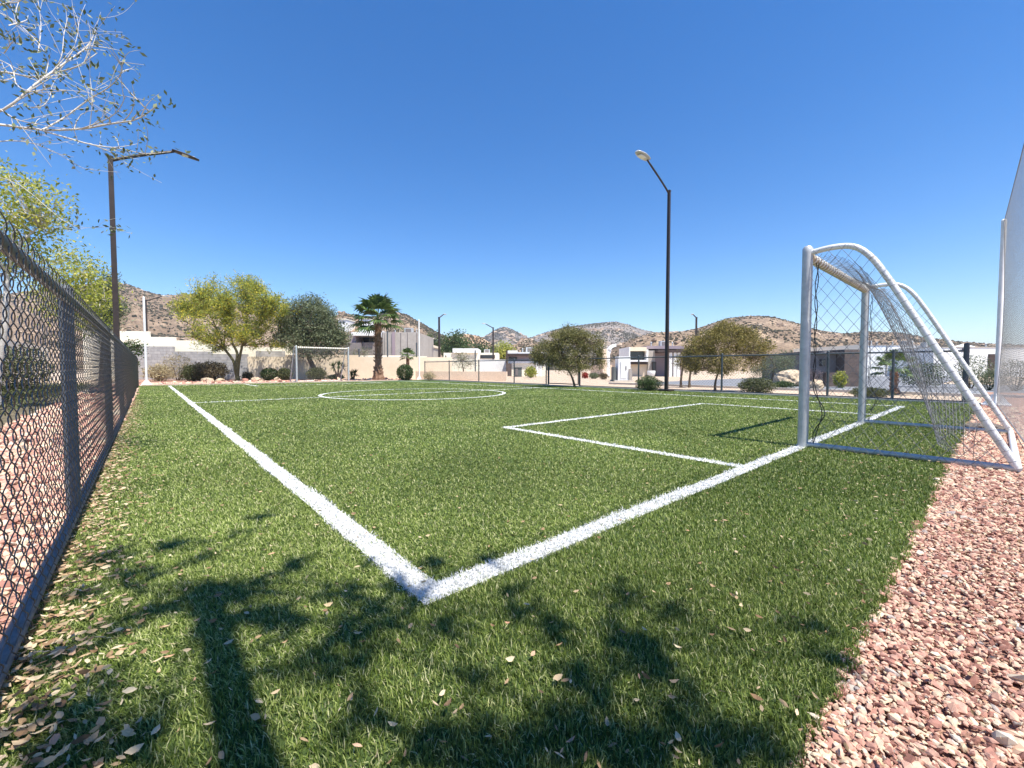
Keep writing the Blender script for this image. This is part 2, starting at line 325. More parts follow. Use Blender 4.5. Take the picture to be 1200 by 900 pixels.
# crushed stone
ico_v = []; g_ = (1 + 5 ** .5) / 2
for a, b in ((-1, g_), (1, g_), (-1, -g_), (1, -g_)): ico_v.append((a, b, 0))
for a, b in ((-1, g_), (1, g_), (-1, -g_), (1, -g_)): ico_v.append((0, a, b))
for a, b in ((g_, -1), (g_, 1), (-g_, -1), (-g_, 1)): ico_v.append((a, 0, b))
ICO_V = np.array(ico_v) / math.hypot(1, g_)
ICO_F = np.array([(0, 11, 5), (0, 5, 1), (0, 1, 7), (0, 7, 10), (0, 10, 11), (1, 5, 9), (5, 11, 4), (11, 10, 2), (10, 7, 6), (7, 1, 8), (3, 9, 4), (3, 4, 2), (3, 2, 6), (3, 6, 8), (3, 8, 9), (4, 9, 5), (2, 4, 11), (6, 2, 10), (8, 6, 7), (9, 8, 1)])
def lumps(P, size, flat=(.35, .7), jitter=.35, tilt=.5):
    n = len(P); V = ICO_V[None] * (1 + rng.uniform(-jitter, jitter, (n, 12, 1)))
    V = V * np.stack([rng.uniform(.8, 1.5, n), rng.uniform(.6, 1.0, n), rng.uniform(*flat, n)], 1)[:, None] * np.broadcast_to(size, (n,))[:, None, None]
    t = rng.normal(0, tilt, n); c, s = np.cos(t)[:, None], np.sin(t)[:, None]
    V = np.stack([V[..., 0] * c - V[..., 2] * s, V[..., 1], V[..., 0] * s + V[..., 2] * c], -1)
    a = rng.uniform(0, 2 * np.pi, n); c, s = np.cos(a)[:, None], np.sin(a)[:, None]
    V = np.stack([V[..., 0] * c - V[..., 1] * s, V[..., 0] * s + V[..., 1] * c, V[..., 2]], -1) + P[:, None]
    return V.reshape(-1, 3), (ICO_F[None] + 12 * np.arange(n)[:, None, None]).reshape(-1, 3)
def stones(name, x, y, size, zed=0.0):
    m = MB(); V, T = lumps(np.c_[x, y, zed + rng.uniform(-.004, .008, len(x))], size); m.add(V, None, T)
    return tag(m.build(name, 'stone'), kind='stuff')
n = 110000; u = rng.random(n); x = .2 + 13.5 * u ** 1.9; y = .26 + .05 * rng.random(n) - rng.random(n) ** 1.15 * (1.2 + .12 * x); zz = depth(x, y)
k = (zz > .3) & (y < YS + .025 + .012 * np.sin(x * 9) + .01 * np.sin(x * 23)); x, y, zz = x[k], y[k], zz[k]
stones('gravel', x, y, np.clip(.0066 * np.maximum(1, zz / 1.7) ** .8 * rng.lognormal(0, .38, len(x)), .0035, .035), -.004)
n = 22000; y = .3 + 20 * rng.random(n) ** 1.7; x = -.3 - 1.25 * rng.random(n); zz = depth(x, y)
stones('gravel', x, y, .012 * np.maximum(1, zz / 1.5) ** .7 * rng.lognormal(0, .35, n), -.01)
n = 5000; y = YN + .2 + 4 * rng.random(n); x = rng.uniform(-.8, 14, n)
stones('gravel', x, y, .045 * rng.lognormal(0, .5, n), -.01)

# fallen leaves
def litter(x, y, L):
    n = len(x); a = rng.uniform(0, 2 * np.pi, n); L = L * rng.uniform(.6, 1.35, n); w = L * rng.uniform(.2, .48, n)
    c, s = np.cos(a), np.sin(a); z0 = rng.uniform(.012, .036, n); roll = rng.normal(0, .75, n); curl = rng.uniform(-.4, 1.1, n)
    V = []
    for (u, v) in ((-.5, 0), (-.15, -.5), (.2, -.42), (.5, 0), (.2, .42), (-.15, .5), (0, 0)):
        px = u * L; py = v * w * np.cos(roll); pz = z0 + v * w * np.sin(roll) + curl * L * (u * u * 1.2 + abs(v) * .25 * (1 if v else 0))
        V.append(np.stack([x + px * c - py * s, y + px * s + py * c, pz], -1))
    V = np.stack(V, 1).reshape(-1, 3); b = (7 * np.arange(n))[:, None, None]
    T = np.array([(0, 1, 6), (1, 2, 6), (2, 3, 6), (3, 4, 6), (4, 5, 6), (5, 0, 6)])[None] + b
    return V, T.reshape(-1, 3)
m = MB()
n = 4500; y = .3 + 14 * rng.random(n) ** 1.9; x = -.30 + np.abs(rng.normal(0, .10, n)) * (1 + .7 * np.exp(-y / .9)); V, T = litter(x, y, .024 + .012 * np.exp(-(y - .3) / 1.2)); m.add(V, None, T)
n = 650; y = .35 + 6 * rng.random(n) ** 1.3; x = -.2 + rng.exponential(.5, n); V, T = litter(x, y, .024); m.add(V, None, T)
n = 800; x = .3 + 9 * rng.random(n) ** 1.2; y = .26 + rng.exponential(.5, n); V, T = litter(x, y, .022); m.add(V, None, T)
n = 600; x = rng.uniform(0, 9, n); y = rng.uniform(1.5, 9, n); V, T = litter(x, y, .02); m.add(V, None, T)
n = 300; x = .5 + 6 * rng.random(n); y = .22 - rng.exponential(.3, n); V, T = litter(x, y, .022); m.add(V, None, T)
n = 500; y = .3 + 12 * rng.random(n); x = rng.uniform(-1.5, -.3, n); V, T = litter(x, y, .034); m.add(V, None, T)
tag(m.build('fallen_leaves', 'litter'), kind='stuff')

# ------------------------------------------------------------------ chain link fences
def chain_link(m, o, d, L, H, fine, ax=.048, az=.049, r=.0019, z0=.03, dep=.0065, sides=4, xmin=0.0):
    """woven wires along direction d from o"""
    N = np.array([-d[1], d[0]]); nw = int((L - xmin) / ax); nh = int(H / az); q = fine
    t = np.arange(nh * q + 1) / q; ph = t * np.pi
    sgn = np.where(np.arange(nw) % 2 == 0, 1.0, -1.0)[:, None]
    u = .5 - .5 * np.cos(ph); tri = np.abs((t % 2) - (t % 2 > 1) * 2 * ((t % 2) - 1)); tri = np.where(t % 2 <= 1, t % 2, 2 - t % 2)
    u = .45 * u + .55 * tri
    xx = xmin + (np.arange(nw)[:, None] + .5) * ax + sgn * (u - .5)[None] * ax * 1.06
    dd = dep * np.sin(ph)[None] * sgn; zz = z0 + t[None] * az * np.ones((nw, 1))
    P = np.stack([o[0] + d[0] * xx + N[0] * dd, o[1] + d[1] * xx + N[1] * dd, zz], -1)
    V, Q = tubes(P, r, sides); m.add(V, Q)
def fence(name, label, o, d, L, H, posts, bands, mats, rail_r=.021, bottom=True, group=None, tall_end=None):
    e = empty(name, (o[0], o[1], 0), label, 'fence', group)
    O = np.array([0., 0.]); D3 = np.array([d[0], d[1], 0.])
    m = MB()
    for (a, b, fine, sides, r) in bands: chain_link(m, O + np.array(d) * 0, d, b, H + .06, fine, xmin=a, sides=sides, r=r)
    m.build('chain_link', mats[0], e)
    for s_ in posts:
        m = MB(); p = D3 * s_; hh = H + (.06 if s_ != tall_end else .16); rr = .03 if s_ != tall_end else .05
        off = np.array([-d[1], d[0], 0]) * (.034)
        m.tube([p + off + [0, 0, -.1], p + off + [0, 0, hh]], rr, 14); m.tube([p + off + [0, 0, hh], p + off + [0, 0, hh + .02]], [rr * 1.12, rr * .5], 14)
        for zb in (.25, .6, .95): m.tube([p + off + [0, 0, zb], p + off + [0, 0, zb + .025]], rr * 1.1, 14)
        m.build('post', mats[1], e, smooth=False)
    off = np.array([-d[1], d[0], 0]) * .024
    m = MB(); n = int(L / 1.0) + 2
    m.tube([D3 * (L * i / (n - 1)) + off + [0, 0, H] for i in range(n)], rail_r, 12); m.build('top_rail', mats[1], e, smooth=True)
    if bottom:
        m = MB(); m.tube([D3 * (L * i / (n - 1)) + off + [0, 0, .045] for i in range(n)], rail_r * 1.05, 12); m.build('bottom_rail', mats[1], e, smooth=True)
    return e
fence('chain_link_fence', 'long chain link fence with blue grey pipes beside the left touchline', (FX, .3), (0, 1), 25.6, 1.2,
      [.06, 3.04, 6.1, 9.2, 12.2, 15.2, 18.2, 21.2, 24.2, 25.55], [(0, 6, 5, 5, .0018), (6, 25.6, 3, 3, .0014)], ('fence_wire', 'fence_pipe'), .022)
FD = ('fence_wire', 'fence_dark')
fence('chain_link_fence', 'dark chain link fence between the pitch and the street, goal end of the gate', (RX, .45), (0, 1), 11.55, 1.22,
      [.05, 1.3, 2.65, 5.5, 8.6, 11.5], [(0, 11.55, 3, 3, .0022)], FD, .022, tall_end=.05, group='dark fences along the street side')
fence('chain_link_fence', 'dark chain link fence running from the gate to the far white pole', (RX, 13.95), (0, 1), 11.6, 1.22,
      [.05, 2.35, 5.4, 8.5, 11.55], [(0, 11.6, 3, 3, .0024)], FD, .022, group='dark fences along the street side')
ge = empty('chain_link_gate', (RX, 12.05, 0), 'dark chain link gate under the small bushy tree in the street fence', 'gate')
m = MB(); chain_link(m, np.zeros(2), (0, 1), 1.85, 1.1, 3, xmin=.06, sides=3, r=.0023, z0=.1); m.build('chain_link', 'fence_wire', ge)
m = MB()
for a, b in (((.03, .05, .08), (.03, .05, 1.24)), ((.03, 1.83, .08), (.03, 1.83, 1.24)), ((.03, .05, .1), (.03, 1.83, .1)), ((.03, .05, 1.22), (.03, 1.83, 1.22))): m.tube([a, b], .022, 12)
m.build('frame', 'fence_dark', ge)
for yy in (.0, 1.9):
    m = MB(); m.tube([(.03, yy - .03, -.05), (.03, yy - .03, 1.36)], .036, 12); m.tube([(.03, yy - .03, 1.36), (.03, yy - .03, 1.39)], [.042, .012], 12); m.build('gate_post', 'fence_dark', ge)
m = MB(); m.box((.0, 1.78, 1.05), (.03, .16, .1)); m.tube([(-.02, 1.7, 1.05), (-.02, 1.9, 1.05)], .012, 8); m.build('latch', 'galv', ge)

# ------------------------------------------------------------------ goals
GW, GH, GD = 2.9, 2.03, 1.45
def make_goal():
    e = empty('football_goal', (5.2, 1.33, 0), 'white pipe football goal with dark net nearest the camera by the red gravel', 'goal', 'football goals')
    prof = smooth_path([(0, GH - .02), (-.2, GH + .0), (-.38, GH - .03), (-.52, GH - .17), (-.66, GH - .42)], 14)
    lo = np.array([(-.66 - (GD - .66) * t, (GH - .42) * (1 - t) + .03 * t) for t in np.linspace(.1, 1, 10)])
    prof = np.vstack([prof, lo])
    for x in (0, GW):
        m = MB(); m.tube([(x, 0, -.02), (x, 0, GH - .02), (x, 0, GH + .03), (x, 0, GH + .055)], [.047, .047, .047, .028], 18); m.build('post', 'galv', e, smooth=True)
    m = MB(); m.tube([(0.05, 0, GH - .05), (GW - .05, 0, GH - .05)], .045, 18); m.build('crossbar', 'goal_bar', e, smooth=True)
    for x in (0, GW):
        m = MB(); m.tube([(x, p[0], p[1]) for p in prof], .028, 14)
        o = m.build('side_frame', 'goal_paint', e, smooth=True)
        for k in range(5, len(prof) - 1):
            for f in (.15, .65):
                p = prof[k] * (1 - f) + prof[k + 1] * f; q = prof[k] * (.9 - f) + prof[k + 1] * (f + .1)
                m = MB(); m.tube([(x, p[0], p[1]), (x, p[0] + (q - p)[0] * .16, p[1] + (q - p)[1] * .16)], .0295, 14); m.build('net_clip', 'net', o)
        m = MB(); m.tube([(x, -.03, .03), (x, -GD, .03)], .026, 12); m.build('ground_bar', 'galv', e, smooth=True)
    m = MB(); m.tube([(0, -GD, .03), (GW, -GD, .03)], .026, 12); m.build('rear_bar', 'goal_paint', e, smooth=True)
    st = None
    for k in range(27):
        x = .14 + k * (GW - .28) / 26
        if st is None: m = MB(); m.tube([(0, 0, 0), (.045, 0, 0)],   .0485, 18, False); st = m.build('net_strap', 'tie', e, smooth=True); o = st
        else: o = st.copy(); COL.objects.link(o)
        o.location = (x, 0, GH - .05)
    # net
    def fp(x, v):
        """net surface: v from the crossbar back and down"""
        w = min(x, GW - x) / (GW / 2); sag = math.sin(min(1, w * 1.25) * math.pi / 2) ** .8
        top = np.interp(v, np.linspace(0, 1, 9), [0, -.14, -.26, -.4, -.55, -.72, -.92, -1.15, -1.38])
        tz = np.interp(v, np.linspace(0, 1, 9), [GH - .05, GH - .04, GH - .06, GH - .16, GH - .4, GH - .72, GH - 1.1, GH - 1.55, .06])
        iy = np.interp(v, np.linspace(0, 1, 9), [0, -.16, -.3, -.42, -.55, -.68, -.78, -.86, -.93])
        iz = np.interp(v, np.linspace(0, 1, 9), [GH - .05, GH - .11, GH - .22, GH - .42, GH - .72, GH - 1.06, GH - 1.4, GH - 1.76, .015])
        return np.array([x, top * (1 - sag) + iy * sag + .02 * math.sin(5 * x + 7 * v), tz * (1 - sag) + iz * sag])
    m = MB(); du = .105; LV = 2.4; n = 26; P = []
    for k in range(-int(LV / du) - 1, int(GW / du) + 1):
        for sg in (1, -1):
            pts = []
            for i in range(n):
                v = i / (n - 1); x = k * du + v * LV if sg > 0 else k * du + LV - v * LV
                pts.append((x, v))
            ins = [(x, v) for x, v in pts if 0 <= x <= GW]
            if len(ins) < 3: continue
            xs = np.interp(np.linspace(0, 1, n), np.linspace(0, 1, len(ins)), [i[0] for i in ins]); vs = np.interp(np.linspace(0, 1, n), np.linspace(0, 1, len(ins)), [i[1] for i in ins])
            P.append([fp(a, b) for a, b in zip(xs, vs)])
    V, Q = tubes(np.array(P), .0021, 4); m.add(V, Q)
    # side panels, clipped to the outline of post, frame and ground
    def yback(z): return np.interp(z, prof[::-1, 1], prof[::-1, 0]) if z < GH - .06 else -.4
    for x0, bow in ((0, .03), (GW, -.05)):
        for k in range(-30, 40):
            for sg in (1, -1):
                pts = []
                for i in range(61):
                    z_ = GH * i / 60; y_ = -.03 - (k * du + sg * z_ * .95 * .75)
                    if yback(min(z_, GH - .05)) <= y_ <= -.03: pts.append((x0 + bow * math.sin(z_ * 3 + y_ * 2) - bow * .6, y_, z_))
                if len(pts) > 3:
                    idx = np.linspace(0, len(pts) - 1, 14).round().astype(int); V, Q = tubes(np.array([[pts[i] for i in idx]]), .002, 4); m.add(V, Q)
    m.build('net', 'net', e)
    for x0 in (.03, GW - .03):
        m = MB()
        for ph in (0, 2.2):
            m.tube([(x0 + .01 * math.sin(z_ * 11 + ph) + .012, -.075 - .012 * math.sin(z_ * 14 + ph) - .09 * math.exp(-((z_ - .35) / .16) ** 2), z_) for z_ in np.linspace(.02, GH - .12, 60)], .0042 if x0 < 1 else .003, 6)
        m.build('net_cord', 'cord', e)
    return e
goal = make_goal()
g2 = copy_tree(goal); g2.location = (9.25, 26.45 - 1.3, 0); g2.rotation_euler = (0, 0, math.pi); g2.location = (9.3, 25.05 + .9, 0)
g2['label'] = 'small looking white football goal at the far end before round bushes'
for ch in g2.children:
    if ch.name.startswith('net') and not ch.name.startswith('net_'):
        pass

# ------------------------------------------------------------------ tall ball-stop net and white net poles
def net_pole(x, y, label, H=4.05, rz=0.0):
    e = empty('net_pole', (x, y, 0), label, 'net pole', 'white net poles at the pitch corners', rz)
    m = MB(); m.tube([(0, 0, 0), (0, 0, H)], .043, 14); m.tube([(0, 0, H), (0, 0, H + .03)], [.046, .02], 14); m.build('pole', 'white_paint', e, smooth=True)
    m = MB(); m.box((0, 0, .01), (.44, .44, .03)); m.build('base_plate', 'white_paint', e)
    m = MB()
    for a in range(4):
        c, s = math.cos(a * math.pi / 2), math.sin(a * math.pi / 2); p = np.array([(.05, -.006, .025), (.21, -.006, .025), (.05, -.006, .26), (.05, .006, .025), (.21, .006, .025), (.05, .006, .26)])
        p = np.c_[p[:, 0] * c - p[:, 1] * s, p[:, 0] * s + p[:, 1] * c, p[:, 2]]
        m.add(p, [[0, 1, 4, 3], [1, 2, 5, 4], [2, 0, 3, 5]], [[0, 2, 1], [3, 4, 5]])
    m.build('gusset', 'white_paint', e); return e
net_pole(14.25, .02, 'white steel pole holding the tall net on the right gravel edge', 4.05)
net_pole(-.02, 26.1, 'white steel pole at the far end of the left chain link fence', 4.1)
net_pole(14.12, 26.0, 'white steel pole standing beside the round clipped bush at the far corner', 4.1)
net_pole(-.42, -.42, 'white steel pole behind the camera at the near fence corner', 4.05)
e = empty('ball_stop_net', (14.25, .02, 0), 'tall dark mesh net hung from white pole behind the near goal', 'net')
A = np.array([14.2, .02]) - np.array([14.25, .02]); Bp = np.array([-.36, -.42]) - np.array([14.25, .02]); LN = float(np.linalg.norm(Bp - A)); dn = (Bp - A) / LN; nn = np.array([-dn[1], dn[0]])
def npt(s_, z_):
    top = 4.0 - .16 * math.sin(math.pi * s_ / LN); b = .05 * math.sin(math.pi * z_ / 4)
    p = A + dn * s_ + nn * b; return (p[0], p[1], .03 + z_ / 4.0 * (top - .03))
P = []; sp = .062
for k in range(int(-4 / sp), int(LN / sp)):
    for sg in (1, -1):
        z0, z1 = 0., 4.; s0 = k * sp
        f = lambda z_: (s0 + z_) if sg > 0 else (s0 + 4 - z_)
        zs = [z_ for z_ in np.linspace(0, 4, 41) if 0 <= f(z_) <= LN]
        if len(zs) < 4: continue
        P.append([npt(f(z_), z_) for z_ in np.linspace(zs[0], zs[-1], 12)])
m = MB(); V, Q = tubes(np.array(P), .0008, 3); m.add(V, Q); m.build('mesh', 'net_grey', e)
m = MB(); m.tube([npt(s_, 4) for s_ in np.linspace(0, LN, 40)], .006, 6); m.tube([npt(s_, .02) for s_ in np.linspace(0, LN, 40)], .006, 6); m.tube([npt(0.03, z_) for z_ in np.linspace(0, 4, 30)], .006, 6); m.build('edge_rope', 'net', e)

# ------------------------------------------------------------------ lamps
def make_lamp(name, x, y, H, label, direction, w=.14, arm=1.42, rise=.72, group='street lamps', base=True, slim=False):
    e = empty(name, (x, y, 0), label, 'street lamp', group); dx, dy = direction
    m = MB(); m.box((0, 0, H / 2), (w, w, H), math.atan2(dy, dx), .8); m.build('pole', 'lamp_pole', e)
    m = MB(); m.box((0, 0, H + .02), (w * .95, w * .95, .05), math.atan2(dy, dx)); m.build('cap', 'lamp_pole', e)
    if base:
        m = MB(); m.box((0, 0, .03), (.4, .4, .05)); m.build('base_plate', 'lamp_pole', e)
    m = MB(); q = [(dx * arm * t, dy * arm * t, H - .08 + rise * (t ** .9)) for t in np.linspace(0, 1, 7)]
    m.tube(q, [w * .3] * 6 + [w * .24], 10); a = m.build('arm', 'lamp_pole', e, smooth=True)
    ex, ey, ez = q[-1]; L = .66
    m = MB(); V = []; n = 9
    for i in range(n):
        t = i / (n - 1); wd = .04 + (.085 if slim else .12) * math.sin(math.pi * min(1, .12 + .82 * t)) ** .7; ht = (.018 if slim else .03) + (.022 if slim else .04) * math.sin(math.pi * (.15 + .75 * t))
        c = np.array([ex + dx * (t * L - .06), ey + dy * (t * L - .06), ez + .02 + (-.1 if slim else .05) * t])
        for k in range(10):
            th = 2 * math.pi * k / 10; V.append(c + np.array([-dy, dx, 0]) * wd * math.cos(th) + np.array([0, 0, 1]) * (ht if math.sin(th) > 0 else ht * .45) * math.sin(th))
    idx = np.arange(n * 10).reshape(n, 10); nx = np.roll(idx, -1, 1)
    m.add(np.array(V), np.stack([idx[:-1], nx[:-1], nx[1:], idx[1:]], -1).reshape(-1, 4), [[0, k + 1, k] for k in range(1, 9)] + [[(n - 1) * 10, (n - 1) * 10 + k, (n - 1) * 10 + k + 1] for k in range(1, 9)])
    h = m.build('lamp_head', 'lamp_pole' if slim else 'lamp_head', e, smooth=True)
    m = MB(); m.box((ex + dx * .33, ey + dy * .33, ez - (.04 if slim else .005)), (.3, .15, .03), math.atan2(dy, dx)); m.build('lens', 'lens', h)
    return e
make_lamp('street_lamp', 14.0, 7.75, 7.0, 'tall dark street lamp inside the street fence, arm pointing over the pitch', (-1, 0), .105)
make_lamp('street_lamp', -.62, 16.5, 6.72, 'brown square post lamp behind the left fence with tree twigs before it', (1, 0), .135, slim=True)
for px, yt, Z, dr, lab in ((173, 352, 36, (.5, .2), 'distant dark street lamp half hidden behind the white net pole'), (515, 372, 52, (.8, .45), 'slim dark street lamp left of the two on the low beige wall'),
                      (578, 384, 64, (-.8, .3), 'slim dark street lamp in front of the cone shaped peak'), (815, 372, 51, (.5, .5), 'distant street lamp rising behind the golden bushy tree')):
    x, y = spot(px, Z); n_ = math.hypot(*dr); zt = at(px, yt, Z)[2]
    make_lamp('street_lamp', x, y, zt, lab, (dr[0] / n_, dr[1] / n_), .22 if px != 173 else .2, 1.2, .6, 'street lamps', True)
for k, (px, yt, Z) in enumerate(((421, 409, 37), (454.5, 388, 38), (488.5, 402, 38), (522.5, 417, 38), (557, 411, 38))):
    x, y = spot(px, Z); zt = at(px, yt, Z)[2]
    m = MB(); m.tube([(x, y, 0), (x, y, zt)], .06, 10); m.tube([(x, y, zt), (x, y, zt + .05)], [.075, .02], 10)
    tag(m.build('steel_post', 'fence_dark', None, (x, y, 0)), ['dark plain post behind the far wall beside the pale young tree', 'dark plain post behind the far wall right of the palm trunk', 'dark plain post behind the far wall beside the far corner pole', 'shortest dark plain post behind the wall beside the leaning lamp', 'dark plain post behind the wall in front of the white house wall'][k], 'post', 'plain posts behind the far wall')

# ------------------------------------------------------------------ plants
def branch(m, a, b, r0, r1, bend=.12, n=7, sides=6, sag=0.0):
    a = np.array(a, float); b = np.array(b, float); L = np.linalg.norm(b - a); o = rng.normal(0, bend * L, 3)
    pts = [a + (b - a) * t + o * math.sin(math.pi * t) * .5 + np.array([0, 0, -sag * L * math.sin(math.pi * t)]) for t in np.linspace(0, 1, n)]
    m.tube(pts, np.linspace(r0, r1, n), sides, False); return pts
def tree(name, label, base, trunk, fork, lobes, nclu, nleaf, leaf, lw, spread, lmat, bmat, r0=.09, limbs=6, cat='tree', group=None, up=0.0, wisp=0.0, twr=.006, shell=.55):
    """trunk: control points up to the fork; lobes: ellipsoids (centre, radii, share) relative to the base"""
    e = empty(name, base, label, cat, group)
    tm = MB(); stems = trunk if isinstance(trunk[0][0], (list, tuple)) else [trunk]; ends = []
    for st in stems:
        p = smooth_path([(*q,) for q in st], 10); rr = np.linspace(r0 if len(stems) == 1 else r0 * .8, r0 * .55, 10); rr[0] *= 1.35; rr[1] *= 1.1
        tm.tube(p, rr, 10, False); ends.append((p[-1], r0 * .55))
    pts = []
    sh = np.array([l[2] for l in lobes], float); sh /= sh.sum()
    for (c, rad, _), f in zip(lobes, sh):
        k = max(2, int(nclu * f)); d = rand_dirs(k, .15); rr = rng.random(k) ** (1 / 3 if shell <= 0 else (1 - shell) * .5 + .08)
        q = np.array(c) + d * np.array(rad) * rr[:, None] * (1 + rng.normal(0, .09, (k, 1))); pts.append(q)
    pts = np.vstack(pts); pts = pts[pts[:, 2] > .12]
    limb_pts = []
    far = pts[rng.permutation(len(pts))]
    seeds = [far[0]]
    for _ in range(limbs - 1):
        dmin = np.min([np.linalg.norm(far - s, axis=1) for s in seeds], 0); seeds.append(far[int(np.argmax(dmin))])
    for s in seeds:
        j = int(np.argmin([np.linalg.norm(s[:2] - en[0][:2]) for en in ends])); en = ends[j]
        tgt = en[0] + (s - en[0]) * .8
        q = branch(tm, en[0], tgt, en[1] * .75, twr * 1.6, .10, 9, 7, -.03); limb_pts += list(q[2:])
    LP = np.array(limb_pts)
    leafP = []
    for q in pts:
        j = int(np.argmin(np.linalg.norm(LP - q, axis=1) + .25 * np.maximum(0, LP[:, 2] - q[2])))
        w = branch(tm, LP[j], q, twr * 1.1, twr * .45, .14, 6, 4)
        w = np.array(w); t = rng.random(nleaf) ** (.55 if wisp == 0 else .9)
        i = np.clip((t * 5).astype(int), 0, 4); f = t * 5 - i
        lp = w[i] * (1 - f)[:, None] + w[i + 1] * f[:, None] if wisp else np.repeat(q[None], nleaf, 0)
        sd = rng.normal(0, 1, (nleaf, 3)); leafP.append(lp + sd * spread * np.array([1, 1, .8]) * (1 if not wisp else wisp))
    tm.build('trunk', bmat, e, smooth=True)
    leafP = np.vstack(leafP); leafP = leafP[leafP[:, 2] > .03]
    m = MB(); V, Q = leaf_quads(leafP, leaf, lw, up); m.add(V, Q); m.build('crown', lmat, e)
    return e
def pxs(px, Z): return px * Z / F         # picture size -> metres at that depth
def loc_at(px, py, Z, base):
    p = at(px, py, Z); return (p[0] - base[0], p[1] - base[1], p[2])
def lobes_from(base, Z, items):
    """items: (px, py, half width px, half height px, share, depth offset)"""
    out = []
    for px, py, w, h, s, dz in items:
        c = loc_at(px, py, Z + dz, base); out.append((c, (pxs(w, Z), pxs(w, Z) * .9, pxs(h, Z)), s))
    return out
def rel(base, Z, pts): return [loc_at(px, py, Z, base) for px, py in pts]

# palo verde
Z = 27.5; b = (*spot(279, Z), 0)
L_ = lobes_from(b, Z, [(278, 362, 56, 40, 5, 0), (279, 337, 26, 18, 1.3, 0), (278, 372, 50, 24, 1.5, -.4), (218, 352, 16, 12, .6, 0), (262, 352, 36, 24, 3, 0), (228, 358, 26, 16, 2, .5), (306, 352, 32, 22, 2.4, -.5), (330, 362, 16, 17, 1, 0), (272, 384, 48, 26, 3, -.6), (245, 334, 24, 15, 1, 0), (292, 334, 26, 14, 1, .5), (300, 400, 34, 14, 1.0, 0), (252, 402, 28, 12, .9, 0)])
tree('palo_verde_tree', 'yellow flowering tree with airy green crown and forked trunk near the far corner', b,
     [rel(b, Z, [(279, 447), (276, 434), (273, 422), (262, 408)]), rel(b, Z, [(278, 447), (279, 432), (281, 418), (284, 405)]), rel(b, Z, [(279, 446), (277, 428), (278, 414), (272, 402)])],
     0, L_, 1000, 40, .15, .3, .2, 'leaf_paloverde', 'green_bark', .13, 14, wisp=.6, up=.4, twr=.012, shell=.3)
# dark tree behind the far goal
Z = 29; b = (*spot(373, Z), 0)
L_ = lobes_from(b, Z, [(362, 378, 26, 22, 3, 0), (345, 372, 18, 20, 1.5, .6), (382, 384, 20, 22, 2, 0), (366, 360, 20, 12, 1.4, 0), (350, 398, 22, 14, 1.4, -.5), (385, 402, 20, 12, 1.2, 0), (336, 392, 14, 18, 1, 0), (395, 395, 12, 14, .6, 0), (370, 412, 22, 8, .7, 0)])
tree('leaning_tree', 'dense grey green tree with leaning trunk behind the far goal', b, rel(b, Z, [(373, 444), (367, 430), (361, 416), (358, 402)]),
     0, L_, 420, 70, .16, .34, .24, 'leaf_dark', 'bark', .19, 9, twr=.02)
# small trees by the street
Z = 18.3; b = (*spot(672, Z), 0)
L_ = lobes_from(b, Z, [(664, 408, 30, 20, 3, 0), (642, 414, 18, 15, 1.4, 0), (690, 408, 19, 20, 1.8, 0), (668, 393, 24, 10, 1.3, 0), (668, 428, 28, 9, 1.4, -.2), (632, 420, 10, 10, .5, 0), (702, 420, 9, 14, .6, 0)])
tree('bushy_tree', 'round olive green bushy tree behind the gate, thin leaning trunk', b, rel(b, Z, [(674, 456), (672, 447), (669, 439), (664, 431)]), 0, L_, 520, 60, .066, .42, .1, 'leaf_olive', 'bark', .055, 8, twr=.007)
Z = 15.2; b = (*spot(838, Z), 0)
L_ = lobes_from(b, Z, [(848, 402, 32, 20, 3, 0), (822, 410, 20, 17, 1.7, 0), (876, 404, 18, 18, 1.5, 0), (855, 388, 22, 10, 1.2, 0), (846, 428, 32, 12, 1.8, -.2), (812, 425, 13, 15, .9, 0), (886, 418, 12, 16, .8, 0), (897, 408, 9, 9, .35, 0)])
tree('bushy_tree', 'golden brown bushy tree right of the tall dark lamp', b, rel(b, Z, [(838, 460), (838, 452), (839, 445), (842, 436)]), 0, L_, 520, 60, .06, .42, .09, 'leaf_gold', 'bark', .05, 8, twr=.006)
for px, yb, lab in ((798, 454, 'thin bare trunk tree left of the golden tree, in its shade'), (808, 453, 'thin dark trunk tree close beside the golden tree')):
    Zb = 18.2; b = (*spot(px, Zb), 0); L_ = lobes_from(b, Zb, [(px + 4, 424, 12, 10, 1, 0)])
    tree('small_tree', lab, b, rel(b, Zb, [(px, 454), (px, 446), (px + 1, 438), (px + 2, 430)]), 0, L_, 30, 40, .07, .42, .1, 'leaf_gold', 'bark', .055, 4, twr=.007)
Z = 24; b = (*spot(905, Z), 0); L_ = lobes_from(b, Z, [(905, 430, 22, 14, 2, 0), (922, 424, 14, 11, 1, 0), (892, 436, 12, 12, 1, 0)])
tree('desert_tree', 'pale green feathery tree behind the bush right of the golden tree', b, rel(b, Z, [(905, 449), (905, 443), (906, 438), (907, 432)]), 0, L_, 140, 40, .085, .28, .13, 'leaf_grey', 'bark', .06, 7, twr=.008)
Z = 38; b = (*spot(421, Z), 0); L_ = lobes_from(b, Z, [(418, 416, 17, 9, 2, 0), (428, 412, 12, 6, 1, 0), (410, 418, 8, 7, .6, 0)])
tree('young_tree', 'thin pale leaved young tree behind the wall right of the far goal', b, rel(b, Z, [(421, 440), (421, 432), (421, 424), (421, 416)]), 0, L_, 70, 14, .13, .3, .2, 'leaf_grey', 'bark', .07, 6, twr=.012)
Z = 38; b = (*spot(545, Z), 0); L_ = lobes_from(b, Z, [(543, 424, 16, 9, 2, 0), (540, 418, 10, 8, 1, 0)])
